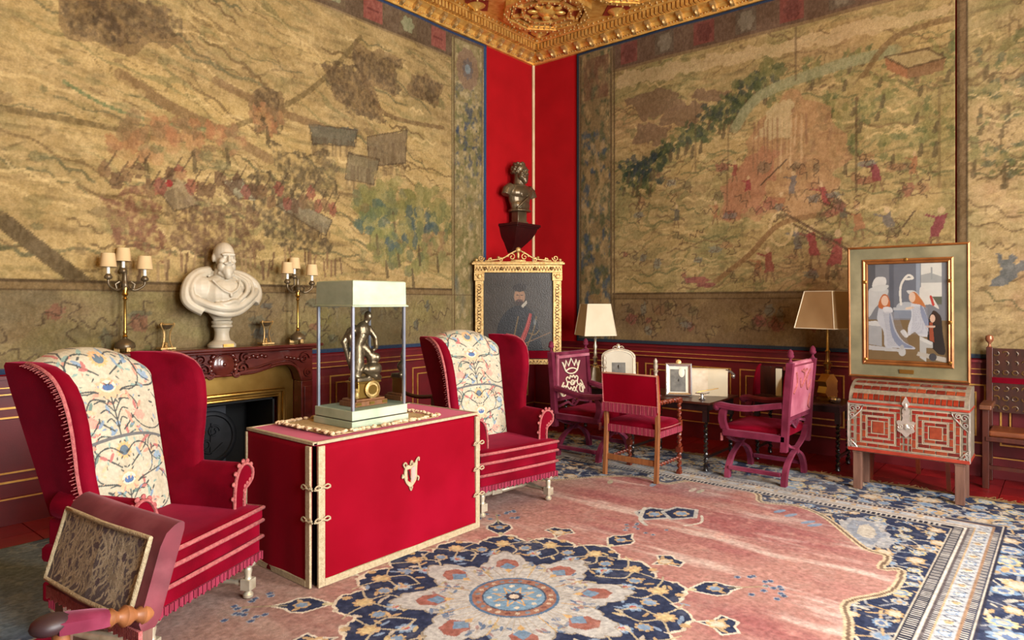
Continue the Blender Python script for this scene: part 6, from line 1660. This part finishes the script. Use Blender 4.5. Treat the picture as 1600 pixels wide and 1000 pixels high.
# ---------------------------------------------------------------- side tables and what stands on them
def twist_table(name, loc, hw, hd, h, label):
    t = empty(name, loc); tag(t, label, 'table')
    MB().box(-hw, -hd, h - .022, hw, hd, h).build('table_top', M_DARKWOOD, t, 0, .004)
    MB().box(-hw + .04, -hd + .04, h - .085, hw - .04, hd - .04, h - .022).build('apron', M_EBONY, t, 0)
    for sx in (-1, 1):
        for sy in (-1, 1):
            x, y = sx * (hw - .06), sy * (hd - .06)
            MB().lathe([(.012, 0), (.026, .012), (.02, .03), (.024, .05)], (x, y, 0), 10).twist((x, y, .05), (x, y, h - .19), .02, 9).box(x - .024, y - .024, h - .19, x + .024, y + .024, h - .085).build('leg', M_EBONY, t, 50)
    for sy in (-1, 1): MB().bar((-hw + .06, sy * (hd - .06), .13), (hw - .06, sy * (hd - .06), .13), .022).build('stretcher', M_EBONY, t, 0)
    return t
twist_table('writing_table', (-1.24, -2.87, .0135), .36, .45, .655, 'dark table with twisted legs between the two X-frame armchairs')
twist_table('corner_table', (-.52, -1.55, .0), .28, .52, .60, 'dark table behind the crowned chair carrying a lamp')
twist_table('lamp_table', (-.50, -3.82, .0), .25, .44, .64, 'black twisted-leg table against the dado between pink chair and chest')

def photo_frame(name, loc, rz, w, h, label, arched, m):
    t = empty(name, loc, rz); tag(t, label, 'photo frame')
    T = Matrix.Rotation(math.radians(-14), 4, 'X')
    def mb(): return MB()
    def put(b, nm, mt, ang=30):
        b.v = [tuple(T @ Vector(p)) for p in b.v]; return b.build(nm, mt, t, ang)
    if arched:
        out = [(-w / 2, 0), (w / 2, 0), (w / 2, h * .72)] + [(w / 2 * math.cos(a), h * .72 + h * .2 * math.sin(a)) for a in np.linspace(.15, PI - .15, 12)] + [(-w / 2, h * .72)]
        inn = [(x * .84, .02 + z * .88) for x, z in out]
        put(mb().prism(out, 0, .012), 'backing', m); b = mb()
        n = len(out); vs = [(x, -.012, z) for x, z in out] + [(x, -.012, z) for x, z in inn] + [(x, 0, z) for x, z in out] + [(x, 0, z) for x, z in inn]; fs = []
        for i in range(n):
            j = (i + 1) % n; fs += [(i, j, n + j, n + i), (i, 2 * n + i, 2 * n + j, j), (n + i, n + j, 3 * n + j, 3 * n + i)]
        put(b.add(vs, fs), 'moulding', m); put(mb().prism(inn, -.004, -.001), 'mount', M_PAPER); put(mb().box(-w * .2, -.007, h * .22, w * .2, -.0045, h * .58), 'photograph', M_PHOTO)
        cr = mb()
        for s in (-1, 1):
            cr.tube([(s * x, -.014, z) for x, z in spiral(.035, h * .92, .03, .006, 0, 1.2)], .006, 6); cr.tube([(s * x, -.014, z) for x, z in spline([(.04, h * .9), (w * .35, h * .84), (w * .48, h * .7)], 5)], .007, 6)
        cr.ell((0, -.012, h * .97), (.025, .012, .034), 8, 6); put(cr, 'crest', m, 60)
    else:
        put(frame_ring(mb(), w, h, [(0, 0), (0, .016), (.012, .022), (.03, .014), (.03, 0)]), 'moulding', m); put(mb().box(-w / 2 + .005, 0, .005, w / 2 - .005, .01, h - .005), 'backing', M_EBONY)
        put(mb().box(-w / 2 + .03, -.003, .03, w / 2 - .03, -.0005, h - .03), 'mount', M_PAPER); put(mb().box(-w / 2 + .045, -.006, .04, w / 2 - .06, -.0035, h - .06), 'photograph', M_PHOTO)
        put(mb().ell((.03, -.008, h * .72), (.03, .004, .05), 10, 6), 'pale_sitter', M_PAPER, 60)
        put(mb().lathe([(.022, 0), (.026, .006), (.012, .012)], (0, -.008, h + .012), 12, Matrix.Rotation(PI / 2, 4, 'X')), 'gilt_boss', M_GOLD_PALE, 40)
    st = MB().bar((0, .03, h * .5), (0, .03 + h * .38, .005), .03, .004, (1, 0, 0)); st.build('strut', M_EBONY, t, 0)
photo_frame('photo_frame', (-1.36, -2.90, .6735), math.radians(-62), .255, .325, 'rectangular silver photo frame with a small gilt boss on top', False, M_CHROME)
photo_frame('photo_frame', (-.66, -1.80, .6055), math.radians(-55), .40, .50, 'arched silver photo frame with scrolled crest beside the white lamp', True, mat('pale_silver_gilt', (150, 138, 120), (186, 174, 156), .35, .5, scale=20))
def paper_rest():
    t = empty('letter_rest', (-1.12, -3.12, .6695), math.radians(-70)); tag(t, 'curved cream document stand with a floral sheet on the writing table', 'document stand')
    prof = spline([(-.02, 0), (.0, .1), (.01, .2), (.04, .255), (.09, .265)], 5)
    M_FLORAL = mat('floral_paper', (196, 178, 150), (222, 210, 190), .8, scale=9, wear=(150, 110, 84), wear_amt=.8)
    for x0, x1, m, n in ((-.2, -.02, M_FLORAL, 'floral_sheet'), (-.02, .17, M_SHADE, 'plain_sheet')):
        MB().loft([[(x0, y, z), (x1, y, z), (x1, y + .008, z), (x0, y + .008, z)] for y, z in prof]).build(n, m, t, 30)
    MB().tube([(x, y - .03, z) for x, y, z in ((.15, .08, .25), (.2, .07, .24), (.23, .06, .21), (.22, .06, .18))], .014, 6).ell((.22, .03, .2), .02, 8, 6).build('silver_handle', M_CHROME, t, 60)
paper_rest()
def pen_tray():
    t = empty('silver_pen_stand', (-1.42, -3.17, .6695)); tag(t, 'small silver inkstand with a long pen on the writing table corner', 'inkstand')
    MB().lathe([(.03, 0), (.034, .008), (.014, .02), (.01, .04), (.022, .055), (.024, .06)], n=12).build('stem', M_CHROME, t, 40)
    MB().box(-.05, -.05, .058, .06, .05, .066).build('tray', M_CHROME, t, 0, .002)
    MB().tube([(-.03, .04, .07), (.15, -.1, .10)], .004, 6).build('pen', M_BRASS, t, 60)
    c = empty('silver_candlestick', (-1.47, -2.72, .6695)); tag(c, 'little silver candlestick on the writing table behind the fringed chair', 'candlestick')
    MB().lathe([(.04, 0), (.042, .008), (.016, .02), (.012, .05), (.02, .06), (.01, .07), (.012, .10), (.022, .11), (.02, .12)], n=12).build('stick', M_CHROME, c, 40)
    MB().lathe([(.012, .118), (.012, .15)], n=10).build('candle_stub', M_CANDLE, c, 40)
pen_tray()
def square_lamp(loc, rz, bz, sz0, sz1, w0, w1, label, m, fat):
    t = empty('table_lamp', loc, rz); tag(t, label, 'lamp')
    h = sz0
    if fat:
        MB().lathe([(.10, 0), (.105, .02), (.07, .04)], n=20).build('foot', M_BRASS, t, 40)
        MB().loft([[(.10 * k, -.045, z), (.1 * k, .045, z), (-.1 * k, .045, z), (-.1 * k, -.045, z)] for z, k in ((.04, .6), (.08, 1.0), (.14, .75), (.19, .95), (.23, .55), (.26, .3))]).build('scroll_body', M_BRASS, t, 40)
        MB().lathe([(.02, .26), (.028, .29), (.018, .3), (.035, .34), (.045, .36), (.02, .38), (.016, .46), (.026, .48), (.014, .5), (.012, h + .03)], n=14).build('stem', M_BRASS, t, 40)
    else:
        MB().loft([[(.09 * k, -.09 * k, z), (.09 * k, .09 * k, z), (-.09 * k, .09 * k, z), (-.09 * k, -.09 * k, z)] for z, k in ((0, 1), (.03, 1), (.1, .7), (.2, .45), (.22, .3))]).build('foot', M_SILVER, t, 20)
        MB().lathe([(.02, .22), (.03, .24), (.016, .26), (.026, .30), (.034, .32), (.018, .34), (.022, .38), (.014, .42), (.026, .46), (.013, .5), (.016, .54), (.024, .56), (.012, .58), (.010, h + .03)], n=14).build('stem', M_SILVER, t, 40)
    MB().lathe([(.05, h - .012), (.052, h - .004), (.01, h + .004)], n=14).build('collar', M_BRASS, t, 40)
    o0, o1 = w0, w1; e = .004
    r = []
    for (k, z) in ((o0, sz0), (o1, sz1), (o1 - e, sz1), (o0 - e, sz0)): r.append([(-k, -k, z), (k, -k, z), (k, k, z), (-k, k, z)])
    MB().loft(r + [r[0]], False).build('shade', m, t, 20)
    tr = MB()
    for sx, sy in ((-1, -1), (1, -1), (1, 1), (-1, 1)): tr.bar((sx * o0, sy * o0, sz0), (sx * o1, sy * o1, sz1), .008)
    for k, z in ((o0, sz0), (o1, sz1)):
        for a, b in (((-1, -1), (1, -1)), ((1, -1), (1, 1)), ((1, 1), (-1, 1)), ((-1, 1), (-1, -1))): tr.bar((a[0] * k, a[1] * k, z), (b[0] * k, b[1] * k, z), .008)
    tr.build('shade_binding', mat('shade_binding_tape', (206, 194, 168), (218, 206, 182), .8), t, 0)
square_lamp((-.52, -1.38, .6015), math.radians(-38), 0, .60, .98, .20, .145, 'table lamp with square off-white shade on slim silvered stem', M_SHADE, False)
square_lamp((-.50, -4.06, .6415), math.radians(-20), 0, .71, 1.07, .215, .15, 'table lamp with square tan shade on ornate brass stem beside the panel painting', mat('tan_lamp_shade', (142, 112, 74), (160, 130, 90), .8, scale=3), True)
def red_rack():
    t = empty('letter_rack', (-.56, -3.54, .6415), math.radians(-90)); tag(t, 'arched red leather letter rack holding a cream card', 'letter rack')
    arch = [(-.10, 0), (.10, 0), (.10, .02)] + [(.10 - .2 * (1 - math.cos(a)), .02 + .3 * math.sin(a)) for a in np.linspace(.1, PI / 2, 8)] + [(-.10, .3)]
    for x in (-.16, .14): MB().prism([(-y, z) for y, z in arch], x, x + .02, 'yz').build('side', M_VELVET, t, 20, .004)
    MB().box(-.14, .07, 0, .14, .09, .3).build('back', M_DARKWOOD, t, 0)
    MB().box(-.16, -.1, 0, .16, .1, .012).build('base', M_DARKWOOD, t, 0)
    c = MB().box(.05, -.03, .0135, .11, -.024, .29).build('card', M_SHADE, None, 0); c.parent = t
red_rack()
o = MB().lathe([(.035, 0), (.045, .01), (.05, .03), (.04, .045), (.02, .05)], n=14).build('silver_box', M_CHROME, None, 40)
o.location = (-.62, -4.16, .6415); tag(o, 'small round silver box beside the brass lamp', 'box')

# ---------------------------------------------------------------- armchair behind the glass case
def leather_chair():
    t = empty('leather_armchair', (-3.33, -.95, .0135), math.radians(20)); tag(t, 'dark wooden armchair with gold leather back behind the glass case', 'armchair')
    gl = mat('gold_brown_leather', (120, 92, 50), (150, 118, 70), .5, scale=6, wear=(176, 150, 106), wear_amt=.6)
    for s in (-1, 1):
        MB().loft([[(s * .28 - .02, y - .02, z), (s * .28 + .02, y - .02, z), (s * .28 + .02, y + .02, z), (s * .28 - .02, y + .02, z)] for z, y in ((0, .25), (.45, .22), (1.03, .30))]).build('rear_leg', M_DARKWOOD, t, 20)
        MB().box(s * .28 - .02, -.27, 0, s * .28 + .02, -.23, .66).build('front_leg', M_DARKWOOD, t, 0)
        MB().tube(spline([(s * .28, .26, .80), (s * .28, .1, .70), (s * .28, -.08, .655), (s * .28, -.3, .675)], 5), .02, 8).build('arm', M_DARKWOOD, t, 60)
        MB().box(s * .28 - .012, -.23, .12, s * .28 + .012, .22, .15).build('stretcher', M_DARKWOOD, t, 0)
    MB().loft([[(-.262, y, z), (.262, y, z), (.262, y + .03, z), (-.262, y + .03, z)] for z, y in ((.66, .232), (.99, .278))]).build('leather_back', gl, t, 20)
    MB().loft([[(-.262, y, z), (.262, y, z), (.262, y + .03, z), (-.262, y + .03, z)] for z, y in ((.58, .222), (.655, .232))]).build('velvet_band', M_PINKBACK, t, 20)
    MB().box(-.29, -.27, .40, .29, .22, .46).build('seat', M_VELVET, t, 0, .02)
leather_chair()

# ---------------------------------------------------------------- carved armchair at the right wall
M_OLDWOOD = mat('old_red_walnut', (52, 18, 10), (78, 30, 15), 0.4, scale=8, stretch=(3, 3, 0.6))
M_ARMWOOD = mat('rubbed_arm_walnut', (84, 44, 22), (112, 64, 36), 0.5, scale=8)
def carved_chair():
    t = empty('carved_armchair', (-.30, -5.62, .0005), math.radians(-90)); tag(t, 'dark carved wooden armchair with knob finials against the right dado', 'armchair')
    for s in (-1, 1):
        MB().box(s * .29 - .024, -.2, 0, s * .29 + .024, -.15, .68).build('front_leg', M_OLDWOOD, t, 0, .003)
        MB().box(s * .29 - .024, .16, 0, s * .29 + .024, .205, 1.2).build('back_post', M_OLDWOOD, t, 0, .003)
        MB().lathe([(.018, 1.2), (.01, 1.215), (.012, 1.235), (.03, 1.255), (.034, 1.275), (.028, 1.30), (.006, 1.31)], (s * .29, .182, 0), 14).build('finial', mat('copper_knob', (140, 84, 58), (170, 108, 78), .3, .4), t, 50)
        MB().box(s * .29 - .045, -.24, .68, s * .29 + .045, .16, .72).build('arm', M_ARMWOOD, t, 0, .008)
        MB().box(s * .29 - .015, -.15, .12, s * .29 + .015, .16, .15).build('stretcher', M_OLDWOOD, t, 0)
    MB().box(-.29, -.21, .41, .29, .2, .45).build('seat', M_OLDWOOD, t, 0, .004)
    MB().box(-.27, -.19, .45, .27, .16, .50).build('seat_cushion', mat('brown_leather_cushion', (92, 44, 20), (120, 62, 32), .4, scale=6), t, 0, .015)
    p = MB().box(-.27, .165, .62, .27, .19, 1.19).build('back_panel', M_DARKWOOD, t, 0)
    MB().box(-.27, .158, .88, .27, .164, .93).build('velvet_band', M_VELVET, p, 0)
    cv = MB(); rr = random.Random(2)
    for k in range(48):
        x = -.24 + (k % 8) * .068; z = .66 + (k // 8) * .085 + (.06 if k // 8 > 2 else 0)
        cv.tube([(x + .022 * math.cos(a), .161, z + .02 * math.sin(a)) for a in np.linspace(rr.uniform(0, 6), rr.uniform(7, 10), 7)], .006, 5)
    tag(cv.build('carving', mat('rubbed_carving', (70, 46, 18), (98, 68, 30), .4), p, 60), kind='stuff')
    MB().box(-.27, -.19, .17, .27, -.165, .2).build('front_stretcher', M_OLDWOOD, t, 0)
carved_chair()

# ---------------------------------------------------------------- low-back chair in the foreground
def low_back_chair():
    t = empty('low_back_armchair', (-6.86, -3.50, .0135), math.radians(-90 + 6.5)); tag(t, 'low-back crimson armchair with a grey brocade panel and turned arms', 'armchair')
    # local: faces -Y (world -X); back plane near y=+.2
    def by(z): return .115 + .085 * (z - .62) / .28
    S, T = np.meshgrid(np.linspace(-1, 1, 24), np.linspace(0, 1, 16))
    x = S * .298; z = .63 + T * .27 - .0 * S; y = by(z) - .03 + .02 * S ** 2
    y = np.where(T > .85, y + .05 * ((T - .85) / .15) ** 2, y)
    rings = []
    MB().loft([[(-.298, by(zz) + a, zz), (-.1, by(zz) + a - .012, zz), (.1, by(zz) + a - .012, zz), (.298, by(zz) + a, zz), (.298, by(zz) + b, zz), (0, by(zz) + b - .006, zz), (-.298, by(zz) + b, zz)] for zz, a, b in ((.615, -.005, .035), (.64, -.02, .045), (.85, -.02, .045), (.885, -.012, .045), (.903, .008, .04), (.908, .02, .034))]).build('back', mat('faded_crimson_velvet', (72, 9, 22), (98, 24, 38), .75, scale=9, sheen=.1, sheen_c=(255, 180, 190), wear=(140, 76, 84), wear_amt=.6), t, 50)
    C = Canvas(np.linspace(-.25, .25, 170), np.linspace(0, .2, 80), (96, 88, 92))
    rr = random.Random(6)
    for k in range(300):
        a = (rr.uniform(-.25, .25), rr.uniform(0, .2)); L = rr.uniform(.03, .08); an = rr.uniform(.6, 2.4)
        C.line(spline([a, (a[0] + L * .5 * math.cos(an) + .012, a[1] + L * .5 * math.sin(an)), (a[0] + L * math.cos(an), a[1] + L * math.sin(an))], 4), .0065, rr.choice([(166, 156, 134), (146, 136, 118), (182, 172, 150)]))
    for k in range(26): C.ell(rr.uniform(-.25, .25), rr.uniform(0, .2), .014, .01, rr.choice([(80, 68, 78), (142, 132, 112)]), .9, rr.uniform(0, 3), n=6)
    X, Z = np.meshgrid(np.linspace(-.288, .25, 170), np.linspace(.648, .866, 80))
    Y = by(Z) - .0235 - .012 * np.clip(1 - np.abs(X) / .298, 0, 1)
    grid_obj('brocade_panel', np.stack([X, Y - .004, Z], -1), C.C, M_EMB, t, rim=(0, .006, 0))
    f = lambda x, z: (x, by(z) - .029 - .012 * max(0, 1 - abs(x) / .298), z)
    for w_, m_, k in ((.012, M_BRAID, 0),):
        pts = [f(x, .647) for x in np.linspace(-.29, .252, 9)] + [f(.252, z) for z in np.linspace(.68, .84, 4)] + [f(x, .868) for x in np.linspace(.252, -.29, 9)] + [f(-.29, z) for z in np.linspace(.84, .68, 4)]
        MB().tube(pts, .008, 6, True).build('panel_braid', M_BRAID, t, 60)
    fr = MB()
    for k in range(60): x = -.295 + k * .01; fr.box(x, by(.6) - .012, .575 + .004 * (k % 3), x + .007, by(.6), .62)
    tag(fr.build('fringe', M_PINKBRAID, t, 0), kind='stuff')
    for s in (-1, 1):
        MB().loft([[(s * .25 - .03, y - .016, z), (s * .25 + .03, y - .016, z), (s * .25 + .03, y + .016, z), (s * .25 - .03, y + .016, z)] for z, y in ((0, .2), (.3, .13), (.6, .135), (.63, .14))]).build('rear_leg', M_LEGWOOD, t, 20)
        MB().lathe([(.02, 0), (.028, .02), (.018, .05), (.03, .12), (.02, .2), (.03, .25), (.03, .40)], (s * .27, -.245, 0), 12).build('front_leg', M_OAK, t, 50)
    s = 1
    a = MB().tlathe([(.014, 0), (.026, .12), (.03, .22), (.016, .34), (.016, .38), (.027, .48), (.031, .6), (.016, .72), (.016, .76), (.027, .88), (.016, 1)], (.285, .145, .655), (.285, .01, .69), 14).build('arm', M_OAK, t, 50)
    MB().loft([[(.285 + u * wd, yy, zz + v) for u, v in ((-1, -.02), (1, -.02), (1, .012), (.5, .024), (-.5, .024), (-1, .012))] for yy, zz, wd in ((.02, .69, .018), (-.01, .70, .036), (-.07, .715, .042), (-.12, .725, .04))]).build('arm_pad', M_PURPLE, a, 50)
    MB().ell((.285, -.125, .728), (.044, .05, .028), 14, 8).build('arm_tip', mat('dark_arm_tip', (38, 22, 26), (54, 32, 36), .5), a, 60)
    MB().lathe([(.02, .38), (.026, .46), (.016, .56), (.024, .64), (.02, .71)], (.285, -.1, 0), 12).build('arm_support', M_OAK, t, 50)
    MB().box(-.29, -.27, .38, .29, .13, .46).build('seat', M_VELVET, t, 0, .02)
    MB().bar((-.25, .19, .16), (.25, .19, .16), .03).build('stretcher', M_LEGWOOD, t, 0)
low_back_chair()
